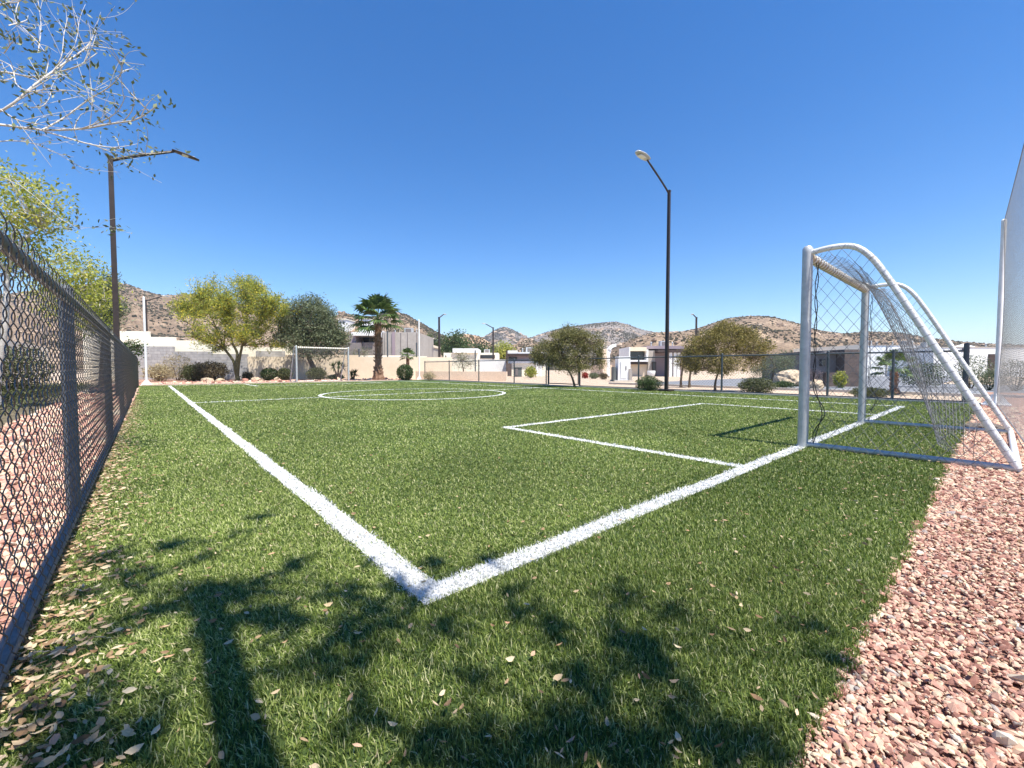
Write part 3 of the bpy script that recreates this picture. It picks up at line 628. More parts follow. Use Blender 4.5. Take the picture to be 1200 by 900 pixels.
tree('young_tree', 'sparse grey green young tree between two posts before the white wall', b, rel(b, Z, [(543, 440), (543, 433), (542, 428), (541, 422)]), 0, L_, 90, 14, .13, .3, .2, 'leaf_grey', 'bark', .07, 6, twr=.012)

# trees beyond the left fence
Z = 8.4; b = (*spot(14, Z), 0)
L_ = lobes_from(b, Z, [(15, 245, 45, 40, 3, 0), (45, 262, 30, 26, 1.6, .3), (-20, 300, 50, 50, 2.4, 0), (10, 300, 28, 22, 1, 0), (62, 240, 12, 10, .3, 0), (20, 215, 24, 14, .7, 0), (-40, 235, 40, 40, 1.5, .4)])
tree('leafy_tree', 'bright yellow green leafy tree rising beyond the near end of the fence', b, rel(b, Z, [(-6, 475), (-2, 430), (6, 380), (8, 320)]), 0, L_, 190, 30, .085, .42, .17, 'leaf_bright', 'pale_bark', .07, 8, twr=.008)
Z = 12.5; b = (*spot(80, Z), 0)
L_ = lobes_from(b, Z, [(84, 318, 24, 24, 2, 0), (104, 340, 20, 22, 1.6, 0), (70, 350, 26, 26, 1.6, .4), (96, 372, 24, 22, 1.4, 0), (74, 300, 12, 10, .4, 0), (122, 352, 10, 12, .4, 0)])
tree('leafy_tree', 'yellow green tree beyond the fence, left of the brown lamp post', b, rel(b, Z, [(78, 460), (80, 430), (82, 400), (84, 372)]), 0, L_, 150, 34, .1, .42, .2, 'leaf_bright', 'pale_bark', .07, 8, twr=.009)
Z = 17; b = (*spot(118, Z), 0)
L_ = lobes_from(b, Z, [(120, 352, 14, 30, 2, 0), (132, 366, 13, 22, 1.5, 0), (112, 380, 16, 18, 1, 0), (130, 326, 7, 14, .35, 0)])
tree('feathery_tree', 'grey green feathery tree directly behind the brown lamp post', b, rel(b, Z, [(119, 452), (119, 430), (120, 405), (122, 380)]), 0, L_, 190, 40, .12, .26, .24, 'leaf_grey', 'bark', .08, 8, twr=.01, wisp=.7)
Z = 23; b = (*spot(146, Z), 0)
tree('hedge_plant', 'small bright green plant below the brown lamp post by the wall', b, rel(b, Z, [(154, 446), (154, 436), (154, 428), (154, 420)]), 0, lobes_from(b, Z, [(154, 410, 10, 9, 1, 0), (150, 424, 9, 8, .6, 0)]), 40, 30, .14, .4, .16, 'leaf_green', 'bark', .05, 4, cat='plant')

# overhanging branches, upper left: a bare-ish tree whose trunk stands outside the picture
def overhang():
    base = (-2.35, 4.6, 0); e = empty('sparse_tree', base, 'sparse white barked tree reaching its twigs in from the upper left', 'tree')
    tm = MB(); lp = []
    def q(px, py, Z): return np.array(loc_at(px, py, Z, base))
    top = q(-190, 215, 3.5); fork = np.array([.15, .1, 2.2])
    tm.tube(smooth_path([(0, 0, -.05), (.05, .02, 1.1), tuple(fork)], 10), np.linspace(.085, .055, 10), 10, False)
    mains = [
        ([(-40, 143), (0, 146), (50, 152), (95, 151), (130, 145), (160, 140), (184, 124)], 3.6, .014),
        ([(-40, 90), (0, 84), (36, 90), (60, 86), (90, 78), (114, 62)], 3.9, .011),
        ([(-40, 140), (5, 128), (40, 100), (70, 78), (98, 58), (108, 46)], 3.5, .013),
        ([(50, 152), (75, 138), (105, 116), (128, 102), (143, 84), (137, 66)], 3.6, .009),
        ([(95, 151), (120, 142), (138, 130), (147, 113)], 3.6, .007),
        ([(40, 150), (80, 162), (110, 170), (140, 174), (170, 180), (200, 178)], 3.7, .008),
        ([(105, 168), (125, 176), (140, 186)], 3.7, .005),
        ([(-40, 30), (0, 6), (22, 2), (28, -10)], 3.4, .009),
        ([(0, 128), (20, 140), (44, 146)], 3.4, .006), ([(10, 30), (30, 24), (33, 18)], 3.5, .005),
        ([(5, 62), (14, 50), (24, 40)], 3.5, .006), ([(36, 126), (50, 124), (58, 114), (60, 104)], 3.6, .005),
        ([(-40, 170), (20, 165), (60, 176), (95, 196), (110, 198)], 3.7, .006),
        ([(-40, 0), (10, 20), (40, 45), (52, 60)], 3.8, .006), ([(62, 84), (72, 66), (75, 40), (80, 18)], 3.9, .005), ([(100, 60), (110, 40), (118, 14)], 3.9, .004),
        ([(-40, 200), (20, 215), (80, 262), (128, 266), (140, 268)], 4.4, .004), ([(105, 150), (108, 120), (106, 92)], 3.5, .004), ([(45, 60), (48, 30), (44, -5)], 3.8, .005),
        ([(-40, 60), (10, 75), (20, 100), (45, 108), (78, 106)], 3.4, .006), ([(70, 80), (85, 60), (92, 30), (86, 10)], 3.8, .004)]
    for k, (pp, Z, r) in enumerate(mains):
        pts = smooth_path([tuple(q(px, py, Z + .25 * math.sin(k * 2.1 + i * .7))) for i, (px, py) in enumerate(pp)], 16)
        tm.tube(pts, np.linspace(r * .8, r * .28, 16), 6, False)
        if pp[0][0] <= -30:
            branch(tm, fork if k % 2 else fork + np.array([0, 0, -.1]), pts[0], .03, r, .05, 8, 6, -.05)
        lp.append(pts)
        for _ in range(int(3 + len(pp))):
            i = rng.integers(3, 15); d = (pts[min(i + 1, 15)] - pts[i - 1]); d = d / np.linalg.norm(d) + rng.normal(0, .65, 3); d /= np.linalg.norm(d); L = rng.uniform(.12, .4)
            w = branch(tm, pts[i], pts[i] + d * L + np.array([0, 0, .05]), r * .35, .0014, .12, 6, 4); lp.append(np.array(w))
    tm.build('trunk', 'pale_bark', e, smooth=True)
    LP = []
    for w in lp:
        n = 5 if len(w) < 10 else 9
        j = rng.integers(len(w) // 3, len(w), n); LP.append(w[j] + rng.normal(0, .025, (n, 3)))
    for (px, py, n, s) in ((192, 122, 12, .03), (178, 142, 14, .05), (160, 158, 12, .04), (140, 170, 14, .05), (182, 178, 10, .04), (150, 196, 8, .04), (133, 268, 14, .04), (48, 72, 30, .06), (70, 40, 22, .06), (20, 140, 16, .07), (78, 28, 12, .05), (45, 88, 24, .05), (215, 175, 6, .03)):
        LP.append(q(px, py, 3.7) + rng.normal(0, s, (n, 3)))
    LP = np.vstack(LP); m = MB(); V, Q = leaf_quads(LP, .044, .42, -.3); m.add(V, Q); m.build('crown', 'leaf_shade', e)
overhang()

# tree behind the camera: it casts the dappled shade across the near turf
def shade_tree():
    base = (.15, -1.05, 0); e = empty('shade_tree', base, 'slender tree behind the camera shading the near corner of turf', 'tree')
    cot = 1 / math.tan(R(65.4)); tm = MB(); fork = np.array([.0, .63, 5.15])
    tm.tube(smooth_path([(0, 0, -.05), (.02, .22, 1.8), (-.01, .46, 3.6), tuple(fork)], 14), np.linspace(.075, .05, 14), 10, False)
    cl = [(120, 655, .16), (195, 640, .16), (160, 672, .12), (305, 606, .1), (342, 664, .13), (205, 708, .2), (262, 692, .16), (330, 722, .2), (385, 765, .2), (420, 745, .17), (470, 688, .12), (300, 690, .12),
          (520, 742, .13), (512, 660, .10), (570, 655, .09), (600, 690, .10), (620, 712, .10), (640, 745, .13), (735, 702, .13), (765, 760, .16), (720, 745, .1), (690, 832, .16), (840, 872, .16), (975, 772, .10), (955, 740, .08), (100, 855, .2), (165, 875, .2), (790, 832, .14), (715, 872, .18), (600, 882, .16), (520, 862, .17),
          (60, 780, .14), (640, 862, .13), (660, 790, .1), (780, 720, .1), (745, 780, .13), (640, 880, .14), (760, 880, .15), (60, 850, .14), (95, 700, .1), (130, 800, .1), (240, 655, .07), (410, 850, .1), (545, 800, .07), (880, 880, .1), (430, 660, .05), (280, 625, .05), (400,700,.12),(440,720,.12)]
    hubs = []
    for k in range(9):
        px, py = [(150, 690), (260, 700), (360, 730), (480, 720), (600, 720), (730, 750), (680, 850), (480, 860), (180, 860)][k]
        gx, gy = gnd(px, py); h = 4.55 + .2 * math.sin(k * 1.7); c = np.array([gx - base[0], gy - cot * h - base[1], h])
        hubs += branch(tm, fork, c, .014, .008, .07, 9, 7, -.04)[3:]
    H_ = np.array(hubs); LP = []
    for k, (px, py, r) in enumerate(cl):
        r *= .95
        gx, gy = gnd(px, min(py, 890)); h = 4.0 + .7 * rng.random(); c = np.array([gx - base[0], gy - cot * h - base[1], h])
        j = int(np.argmin(np.linalg.norm(H_ - c, axis=1))); branch(tm, H_[j], c, .012, .005, .1, 7, 5)
        n = int(80 * (r / .13) ** 2); sub = c + rng.normal(0, r * .36, (10, 3))
        LP.append(sub[rng.integers(0, 10, n)] + rng.normal(0, r * .13, (n, 3)))
        for s in sub: branch(tm, c, s, .005, .003, .1, 5, 4)
    tm.build('trunk', 'pale_bark', e, smooth=True)
    m = MB(); V, Q = leaf_quads(np.vstack(LP), .055, .5, -.2); m.add(V, Q); m.build('crown', 'leaf_shade', e)
shade_tree()

# palms
def palm(label, px, ybase, ytop, rpx, Z, n=26, tr=.2, group='fan palms', name='fan_palm', trunkmat='palm_bark', skirt=True):
    x, y = spot(px, Z); b = (x, y, 0); e = empty(name, b, label, 'palm', group); h = at(px, ytop, Z)[2]; r = pxs(rpx, Z)
    tm = MB(); nn_ = 22
    rr = np.array([tr * (1.25 - .3 * min(1, 3 * i / nn_) + .1 * (i % 2)) * (1 + .6 * max(0, 1 - i / 5)) for i in range(nn_)])
    tm.tube([(0, 0, h * i / (nn_ - 1)) for i in range(nn_)], rr, 12)
    if skirt:
        for i in range(int(120)):
            z_ = h * rng.random() ** 1.15; a = rng.uniform(0, 6.28); rad = tr * (1.1 + .5 * max(0, 1 - z_ / (h * .25)))
            p = np.array([math.cos(a) * rad, math.sin(a) * rad, z_]); d = np.array([math.cos(a) * .7, math.sin(a) * .7, .9])
            tm.tube([p, p + d * tr * .55], [tr * .2, tr * .08], 5)
    tm.build('trunk', trunkmat, e)
    for k in range(n):
        m = MB(); a = 2.4 * k + rng.uniform(-.2, .2); el = math.pi / 2 * (1 - (k + .5) / n * 1.28); L = r * rng.uniform(.5, .62)
        d = np.array([math.cos(a) * math.cos(el), math.sin(a) * math.cos(el), math.sin(el)]); p0 = np.array([0, 0, h + .02]); p1 = p0 + d * L
        m.tube(np.array([p0, (p0 + p1) / 2 + [0, 0, .03 * L], p1]), [tr * .1, tr * .08, tr * .06], 4, False)
        side = np.cross(d, [0, 0, 1.]); side /= np.linalg.norm(side) + 1e-9; nrm = np.cross(side, d)
        for j in range(17):
            th = (j - 8) / 8 * 1.75; dd = d * math.cos(th) + side * math.sin(th); ll = r * rng.uniform(.42, .56) * (1 - .25 * abs(th) / 1.75)
            w = np.cross(dd, nrm) * r * .042; droop = np.array([0, 0, -1]) * ll * (.16 + .2 * rng.random())
            mid = p1 + dd * ll * .55 - droop * .1 + nrm * .02; tip = p1 + dd * ll + droop
            m.add([p1 - w * .3, p1 + w * .3, mid + w, mid - w, tip], [[0, 1, 2, 3]], [[3, 2, 4]])
        m.build('frond', 'palm_leaf', e)
    return e
palm('tall fan palm with shaggy brown trunk behind the pitch', 443.5, 446, 376, 34, 27.5, 34, .2)
palm('small fan palm above the round clipped bush', 478, 440, 418, 12, 31, 18, .12, skirt=False)
palm('young fan palm by the street behind the near goal', 1048, 463, 434, 27, 13.4, 16, .085)
# yucca clump by the far goal
def yucca(label, px, Z, ytop, rpx, cat='plant', name='yucca_plant', heads=((0, 1),), mat='leaf_green', stem=True):
    x, y = spot(px, Z); e = empty(name, (x, y, 0), label, cat); sm = MB(); lm = MB(); h = at(px, ytop, Z)[2]; r = pxs(rpx, Z)
    for ox, hf in heads:
        c = np.array([K * pxs(ox, Z), -S * pxs(ox, Z), h * hf]); sm.tube(smooth_path([(0, 0, 0), tuple(c * [.4, .4, .5]), tuple(c)], 8), np.linspace(.07, .05, 8), 7)
        for _ in range(60):
            d = rand_dirs(1, .55)[0]; L = r * rng.uniform(.7, 1.1); s = np.cross(d, [0, 0, 1.]); s /= np.linalg.norm(s) + 1e-9; s *= r * .05
            lm.add([c - s, c + s, c + d * L * .5 + s, c + d * L * .5 - s, c + d * L], [[0, 1, 2, 3]], [[3, 2, 4]])
    sm.build('trunk', 'bark', e); lm.build('foliage', mat, e)
yucca('forked dark yucca standing beside the right post of the far goal', 396, 28.5, 430, 8, heads=((-5, 1.0), (6, .95), (1, 1.12)))
yucca('low dark spiky plant just right of the far goal', 414, 28, 436, 8, heads=((-2, .5), (2, .8)))

# shrubs
def shrub(label, px, ybase, wpx, hpx, mat, name='shrub', Z=None, n=2600, leaf=.06, lw=.5, clip=False, group='shrubs', cat='shrub', up=.2):
    if Z is None: x, y = gnd(px, ybase); Z = depth(x, y)
    else: x, y = spot(px, Z)
    w, h = pxs(wpx / 2, Z), pxs(hpx, Z); e = empty(name, (x, y, 0), label, cat, group)
    sm = MB()
    for _ in range(9):
        a = rng.uniform(0, 6.28); q = (math.cos(a) * w * .6, math.sin(a) * w * .6, h * rng.uniform(.5, .85)); branch(sm, (math.cos(a) * w * .08, math.sin(a) * w * .08, -.02), q, max(.008, w * .03), .006, .1, 6, 5)
    sm.build('stem', 'bark', e)
    d = rand_dirs(n, .1); rad = rng.random(n) ** (.16 if clip else .33)
    lump = 1 + (0.03 if clip else .16) * np.sin(d[:, 0] * 5 + px) * np.sin(d[:, 1] * 6 + 1) + (.02 if clip else .1) * np.sin(d[:, 2] * 9 + px)
    P = d * (rad * lump)[:, None] * np.array([w, w, h * .53]) + np.array([0, 0, h * .5]); P[:, 2] = np.maximum(P[:, 2], .02)
    m = MB(); V, Q = leaf_quads(P, leaf, lw, up); m.add(V, Q); m.build('foliage', mat, e)
    return e
shrub('wide dark brown shrub left of the yellow flowering tree', 247, 446, 36, 22, 'leaf_brown', Z=27.0, n=4500, leaf=.13, lw=.35)
shrub('dark olive shrub joined to the wide brown one, on its left', 226, 447, 24, 18, 'leaf_bush', Z=26.4, n=2600, leaf=.13, lw=.35)
shrub('dry straw coloured shrub beside the far white pole', 187, 447, 30, 18, 'leaf_dry', Z=26.5, n=2200, leaf=.17, lw=.2)
shrub('tall dry blond shrub against the grey block wall', 208, 444, 34, 30, 'leaf_dry', Z=28.4, n=1500, leaf=.2, lw=.14)
shrub('small dark shrub right of the yellow flowering tree trunk', 290, 444, 12, 9, 'leaf_brown', Z=28.5, n=900, leaf=.1)
shrub('clipped dark green bush left of the far goal, further from it', 316, 445.5, 19, 14, 'leaf_green', Z=28, n=2600, leaf=.09, clip=True)
shrub('clipped grey green bush seen through the left post of the far goal', 334, 447, 16, 14, 'leaf_bush', Z=27.2, n=2300, leaf=.09, clip=True)
shrub('round olive bush inside the far goal frame', 371, 446, 23, 14, 'leaf_bush', Z=28, n=3000, leaf=.09)
shrub('low flat green bush below the yucca in the far goal', 393, 445, 20, 6, 'leaf_green', Z=29, n=1800, leaf=.09)
shrub('tall round clipped bush under the small palm by the far corner', 474.5, 446, 19, 18, 'leaf_green', Z=28, n=4500, leaf=.08, clip=True)
shrub('dry reddish shrub at the start of the street fence', 503, 446, 14, 10, 'leaf_dry', Z=27, n=700, leaf=.14, lw=.18)
shrub('dense rounded green bush left of the tall dark lamp', 760, 460, 29, 16, 'leaf_green', Z=15.4, n=4200, leaf=.05)
shrub('big dark green bush right of the golden tree', 887, 465, 38, 18, 'leaf_bush', Z=13.6, n=4800, leaf=.05)
shrub('low dark green bush behind the far post of the near goal', 1020, 471, 38, 12, 'leaf_bush', Z=11.6, n=4000, leaf=.04)
shrub('purple brown shrub left of the near goal by the street', 946, 452, 40, 18, 'leaf_mauve', Z=21, n=3000, leaf=.07, lw=.3)
shrub('green creeper like shrub before the tan rock', 918, 457, 24, 8, 'leaf_green', Z=17, n=1600, leaf=.06)
shrub('yellow green shrub in front of the dark brown house', 985, 458, 14, 18, 'leaf_bright', Z=18, n=1200, leaf=.08)
shrub('broad green shrub behind the young fan palm', 1082, 450, 44, 28, 'leaf_green', Z=18.6, n=3500, leaf=.07)
shrub('loose pale green shrub just right of the corner post', 1138, 460, 36, 38, 'leaf_grey', Z=17.5, n=2200, leaf=.09, lw=.25)
shrub('grey green shrub behind the tall net, at its foot', 1160, 462, 26, 22, 'leaf_grey', Z=16, n=1600, leaf=.08, lw=.25)
shrub('dusty olive shrub seen through the tall net', 1190, 462, 40, 36, 'leaf_bush', Z=15.5, n=2600, leaf=.07, lw=.3)
shrub('yellow green shrub beside the grey cabinet', 622, 442, 14, 12, 'leaf_bright', Z=36, n=900, leaf=.16)
shrub('red flowering shrub right of the gate tree', 685.5, 441, 7, 6, 'leaf_red', Z=34, n=500, leaf=.12)
shrub('small grey shrub right of the red flowers', 696, 441, 12, 6, 'leaf_grey', Z=33, n=700, leaf=.12)
shrub('small brown shrub left of the white utility box', 707, 442, 12, 7, 'leaf_brown', Z=31, n=600, leaf=.11)
shrub('large round dark green shrub on the left beyond the fence', 20, 470, 60, 55, 'leaf_bush', Z=13.5, n=4000, leaf=.08)
for k, (px, y_, w, h, Z_, mt, lab) in enumerate(((508, 0, 40, 22, 75, 'leaf_green', 'wide green tree over the low houses left of the leaning lamp'), (535, 0, 26, 30, 70, 'leaf_green', 'tall dark green tree right of the leaning lamp in the distance'), (590, 0, 22, 20, 80, 'leaf_bright', 'yellow green tree right of the slim lamp before the peak'), (565, 0, 24, 18, 78, 'leaf_green', 'dark distant tree between the white wall and rocky hill'), (975, 0, 60, 26, 60, 'leaf_bush', 'broad dull green tree in the distance left of the near goal'), (935, 0, 50, 20, 62, 'leaf_grey', 'pale broad tree in the distance behind the mauve shrub'))):
    b = (*spot(px, Z_), 0); top = {0: 393, 1: 388, 2: 402, 3: 404, 4: 412, 5: 414}[k]; cy = top + h / 2
    tree('distant_tree', lab, b, rel(b, Z_, [(px, 440), (px, 432), (px, 424), (px, cy + 3)]), 0, lobes_from(b, Z_, [(px, cy, w / 2, h / 2, 2, 0), (px - w * .25, cy + h * .2, w / 3.4, h / 3.2, 1, 0), (px + w * .25, cy + h * .15, w / 3.4, h / 3.2, 1, 0)]), 90, 34, .35, .5, .55, mt, 'bark', .2, 6, group='distant trees')

# ground cover in the strip behind the left fence
n = 26000; y = 2.5 + 24 * rng.random(n) ** 1.3; x = -1.7 - 2.6 * rng.random(n) ** .8; k = np.sin(x * 2.1 + 1) * np.sin(y * 1.3) + rng.normal(0, .4, n) > -.1
m = MB(); V, Q = leaf_quads(np.c_[x, y, rng.uniform(0, .16, n)][k], .09, .3, 1.2); m.add(V, Q); tag(m.build('ground_cover', 'leaf_bush'), kind='stuff')

# rocks
def rock(label, px, Z, wpx, hpx, mat='rock', name='boulder', xy=None, dims=None):
    x, y = xy or spot(px, Z); w, h = (pxs(wpx / 2, Z), pxs(hpx, Z)) if dims is None else dims
    import bmesh
    bm = bmesh.new(); bmesh.ops.create_icosphere(bm, subdivisions=4, radius=1)
    for v in bm.verts:
        p = v.co * 1.3 + Vector((px * .37, Z, 0)); f = 1 + .28 * mnoise.noise(p) + .12 * mnoise.noise(p * 2.7) + .05 * mnoise.noise(p * 7)
        v.co = Vector((v.co.x * w * f, v.co.y * w * .8 * f, max(-.1, v.co.z * h * f * .75 + h * .3)))
    me = bpy.data.meshes.new(name); bm.to_mesh(me); bm.free(); me.materials.append(MAT[mat]); o = bpy.data.objects.new(name, me); COL.objects.link(o); o.location = (x, y, 0)
    return tag(o, label, 'rock', 'rocks')
rock('large tan boulder behind the bush right of the golden tree', 928, 20, 44, 17)
rock('flat dark rock on red gravel at the right picture edge', 1195, 5.75, 34, 10, 'dark_rock', xy=(8.62, .1), dims=(.24, .075))
rock('pale rock at the foot of the purple brown shrub', 957, 16.5, 18, 10)
for k, (px, y_, w, h) in enumerate(((243, 446, 12, 4), (258, 446, 9, 3), (300, 446, 10, 4), (326, 447, 8, 4), (233, 443, 12, 5))):
    rock(['flat pale rock under the wide brown shrub', 'small rock left of the yellow tree trunk', 'pale rock right of the yellow tree trunk', 'small rock between the two clipped bushes', 'rounded pale rock behind the dark olive shrub'][k], px, (26, 26.4, 27, 27.8, 29)[k], w, h)

# ------------------------------------------------------------------ walls
def wall_run(name, label, pieces, thick, mat, cat='wall', cap=None, group=None):
    """pieces: (x0,y0,x1,y1,z0,z1) stepped panels of one wall"""
    x0, y0, x1, y1 = pieces[0][:4]; rz = math.atan2(y1 - y0, x1 - x0); e = empty(name, (x0, y0, 0), label, cat, group, rz)
    def L(x, y): d = math.hypot(x - x0, y - y0); return d
    m = MB(); c = MB()
    for (a, b, c_, d_, z0, z1) in pieces:
        s0, s1 = L(a, b), L(c_, d_); m.bbox(s0, s1, -thick / 2, thick / 2, z0, z1)
        if cap: c.bbox(s0 + .002, s1 - .002, -thick / 2 - .03, thick / 2 + .03, z1, z1 + .06)
    m.build('masonry', mat, e)
    if cap: c.build('coping', cap, e)
    return e
def on_y(px, Y):
    l, z, u = ray(px, 440); a, b_ = K * l + S * z, -S * l + K * z; return a * Y / b_
def h_at(px, py, Y):
    l, z, u = ray(px, py); b_ = -S * l + K * z; return EYE + u * Y / b_
def run(A, B, items):
    """panels between two picture columns on the plan line A-B, A and B as (column, depth)"""
    P = np.array([(A[0] - 600) / F * A[1], A[1]]); Q = np.array([(B[0] - 600) / F * B[1], B[1]]); d = Q - P; out = []
    def hit(px):
        r = (px - 600) / F; t = (r * P[1] - P[0]) / (d[0] - r * d[1]); q = P + d * t; return q
    for a, b, top in items:
        qa, qb, qm = hit(a), hit(b), hit((a + b) / 2)
        out.append((K * qa[0] + S * qa[1], -S * qa[0] + K * qa[1], K * qb[0] + S * qb[1], -S * qb[0] + K * qb[1], -.1, at((a + b) / 2, top, qm[1])[2]))
    return out
WA, WB = (150, 30.0), (530, 33.0)
def back(o): return ((WA[0], WA[1] + o), (WB[0], WB[1] + o))
wall_run('block_wall', 'stepped grey concrete block wall behind the yellow flowering tree', run(WA, WB, [(150, 205, 406), (205, 249, 412), (249, 291, 415)]), .2, 'block')
wall_run('rendered_wall', 'stepped cream rendered wall above the grey block wall', run(*back(.6), [(100, 177, 388), (177, 207, 395), (207, 236, 399), (236, 262, 403), (262, 292, 406), (292, 345, 407)]), .2, 'cream')
wall_run('rendered_wall', 'long beige wall across the far end behind the goal and palm', run(*back(-.05), [(291.3, 335, 418), (335, 420, 416), (420, 530, 418.5)]), .2, 'beige')
wall_run('block_wall', 'short strip of grey blocks above the beige wall', run(*back(.3), [(301, 334, 411.5)]), .18, 'block')
wall_run('rendered_wall', 'cream upper wall behind the beige wall, right of the palm', run((418, 42), (562, 42), [(418, 470, 416.5), (470, 500, 417.5), (500, 562, 421)]), .2, 'cream')
wall_run('garden_wall', 'white wall far left beyond the fence and shrubs', [(-5, 41.5, -5, 2, -.1, 2.15)], .2, 'cream')
wall_run('garden_wall', 'low peach wall right of the far corner along the street fence', run((488, 29.6), (594, 27.6), [(488, 594, 435.3)]), .22, 'peach')
wall_run('garden_wall', 'bright white wall behind the low peach wall', run((560, 46), (594, 46), [(560, 594, 421.5)]), .25, 'white_paint')
x0, y0 = spot(966, 19.2); x1, y1 = spot(1006, 19.2)
wall_run('garden_wall', 'low dark brown wall before the dark brown house', [(x0, y0, x1, y1, -.1, .62)], .2, 'brown_wall')

# ------------------------------------------------------------------ houses (each faces the pitch: local x = picture right, local -y = towards the camera)
RZ = -YA
def house(name, label, px, Z, group='houses beyond the pitch', cat='house'):
    x, y = spot(px, Z); e = empty(name, (x, y, 0), label, cat, group, RZ)
    def X(p): return (p - px) * Z / F
    def H(py): return EYE + (431 - py) * Z / F
    return e, X, H
def part(e, name, mat, *boxes, parent=None):
    m = MB()
    for b in boxes: m.bbox(*b)
    return m.build(name, mat, parent or e)
e, X, H = house('modern_house', 'two storey grey modern house behind the tall palm', 450, 45)
part(e, 'wall', 'grey_render', (X(448), X(490), 0, 9, -.1, H(389.5)))
part(e, 'wall', 'stone_clad', (X(428), X(447.7), -.8, 8, -.1, H(402)))
part(e, 'wall', 'mauve_render', (X(412), X(419.5), -.5, 7, -.1, H(390)))
part(e, 'wall', 'dark_render', (X(413), X(428), -1.2, -.51, -.1, H(402.5)))
part(e, 'wall', 'grey_render', (X(419.6), X(442), 1.6, 8, H(402) + .01, H(390)))
part(e, 'pilaster', 'mauve_render', (X(460), X(463.5), -.12, -.002, -.1, H(389)))
part(e, 'roof', 'white_paint', (X(418), X(444), -1.3, 8.2, H(394.4), H(390.6)))
part(e, 'parapet', 'white_paint', (X(427), X(443), .5, 7, H(390.6), H(386.5)))
w = part(e, 'window', 'dark_wood', (X(420.5), X(427.5), 1.5, 1.59, H(401.8), H(394.8))); part(e, 'pane', 'glass', (X(421), X(427), 1.45, 1.5, H(401.3), H(395.3)), parent=w)
w = part(e, 'window', 'dark_wood', (X(431), X(436), 1.5, 1.59, H(401.8), H(395.5))); part(e, 'pane', 'glass', (X(431.5), X(435.5), 1.45, 1.5, H(401.3), H(396)), parent=w)
for p in (448.8, 470, 478, 489): part(e, 'seam', 'dark_render', (X(p) - .03, X(p) + .03, -.04, -.001, -.1, H(390)))
e, X, H = house('low_house', 'small tan roofed house just right of the grey modern house', 498, 62)
part(e, 'wall', 'grey_render', (X(488), X(507), 0, 6, -.1, H(407))); part(e, 'roof', 'beige', (X(487), X(508), -.8, 6.5, H(407), H(404.5)))
w = part(e, 'window', 'dark_wood', (X(491), X(501), -.1, -.002, H(412), H(407.5))); part(e, 'pane', 'glass', (X(491.5), X(500.5), -.15, -.1, H(411.6), H(408)), parent=w)
part(e, 'column', 'white_paint', (X(506), X(507.5), -.7, -.3, -.1, H(407)))
e, X, H = house('low_house', 'white low house with flat roof left of the slim lamp', 545, 66)
part(e, 'wall', 'cream', (X(520), X(584), 0, 6, -.1, H(413.5))); part(e, 'roof', 'white_paint', (X(531), X(560), -.4, 6.4, H(413.5), H(408.5)))
w = part(e, 'window', 'dark_wood', (X(563), X(580), -.1, -.002, H(420), H(416))); part(e, 'pane', 'glass', (X(564), X(579), -.15, -.1, H(419.5), H(416.5)), parent=w)
e, X, H = house('villa', 'villa with dark roof edge and white bands left of the gate tree', 610, 44)
part(e, 'wall', 'mauve_render', (X(595.5), X(640), 0, 8, H(423.5), H(416.8))); part(e, 'fascia', 'dark_wood', (X(594), X(640), -.7, 8, H(416.8), H(414.6)))
part(e, 'roof', 'white_paint', (X(595), X(606.5), -.4, 7, H(414.6), H(411))); part(e, 'roof', 'white_paint', (X(606.6), X(640), -.5, 7, H(414.6), H(413)))
part(e, 'wall', 'white_paint', (X(595.5), X(640), -.3, 8, H(426), H(423.5))); part(e, 'wall', 'brown_wall', (X(593), X(599.4), -.9, 6, -.1, H(426))); part(e, 'wall', 'cream', (X(599.5), X(640), -.2, 6, -.1, H(426)))
part(e, 'pillar', 'dark_wood', (X(593), X(595), -.9, -.4, H(426), H(411)))
w = part(e, 'window', 'dark_wood', (X(596.5), X(606), -.06, -.002, H(422), H(418.5))); part(e, 'pane', 'glass', (X(597), X(605.5), -.1, -.06, H(421.7), H(418.8)), parent=w)
for p in (629, 633): part(e, 'column', 'white_paint', (X(p) - .12, X(p) + .12, -.9, -.66, -.1, H(427)))
e, X, H = house('villa', 'villa with framed dark window behind the white utility box', 750, 42)
part(e, 'wall', 'beige', (X(733), X(757.9), 0, 7, -.1, H(424.5)))
part(e, 'window_box', 'white_paint', (X(734), X(735.2), -.9, 3, H(424), H(407.3)), (X(754), X(756), -.9, 3, H(424), H(410)), (X(735.21), X(753.99), -.9, 3, H(424), H(422)))
part(e, 'hood', 'beige', (X(735.21), X(753.99), -.9, 3, H(411.8), H(407.3)))
w = part(e, 'window', 'dark_wood', (X(735.3), X(753.9), -.25, -.002, H(421.9), H(411.9))); part(e, 'pane', 'glass', (X(736), X(753), -.3, -.25, H(421.4), H(412.4)), parent=w)
part(e, 'ledge', 'dark_wood', (X(734.5), X(757), -.6, -.01, H(427), H(424.2)))
part(e, 'wall', 'grey_render', (X(758), X(766), -.3, 7, -.1, H(411))); part(e, 'wall', 'mauve_render', (X(766.1), X(800), .4, 7, -.1, H(412)))
part(e, 'roof', 'mauve_render', (X(756.5), X(800), -.2, 7.5, H(409), H(405.5))); part(e, 'fascia', 'dark_wood', (X(765.5), X(800), -1.3, 7, H(413.5), H(410.5)))
for p in (781, 786, 790): part(e, 'column', 'white_paint', (X(p) - .13, X(p) + .13, -1.1, -.84, -.1, H(413.6)))
d_ = part(e, 'door', 'dark_wood', (X(762.5), X(767.2), -.42, -.31, -.1, H(424))); part(e, 'pane', 'glass', (X(763.4), X(766), -.45, -.42, .6, H(425)), parent=d_)
part(e, 'wall', 'peach', (X(705), X(720), 1, 6, -.1, H(427.5)))
m = MB()
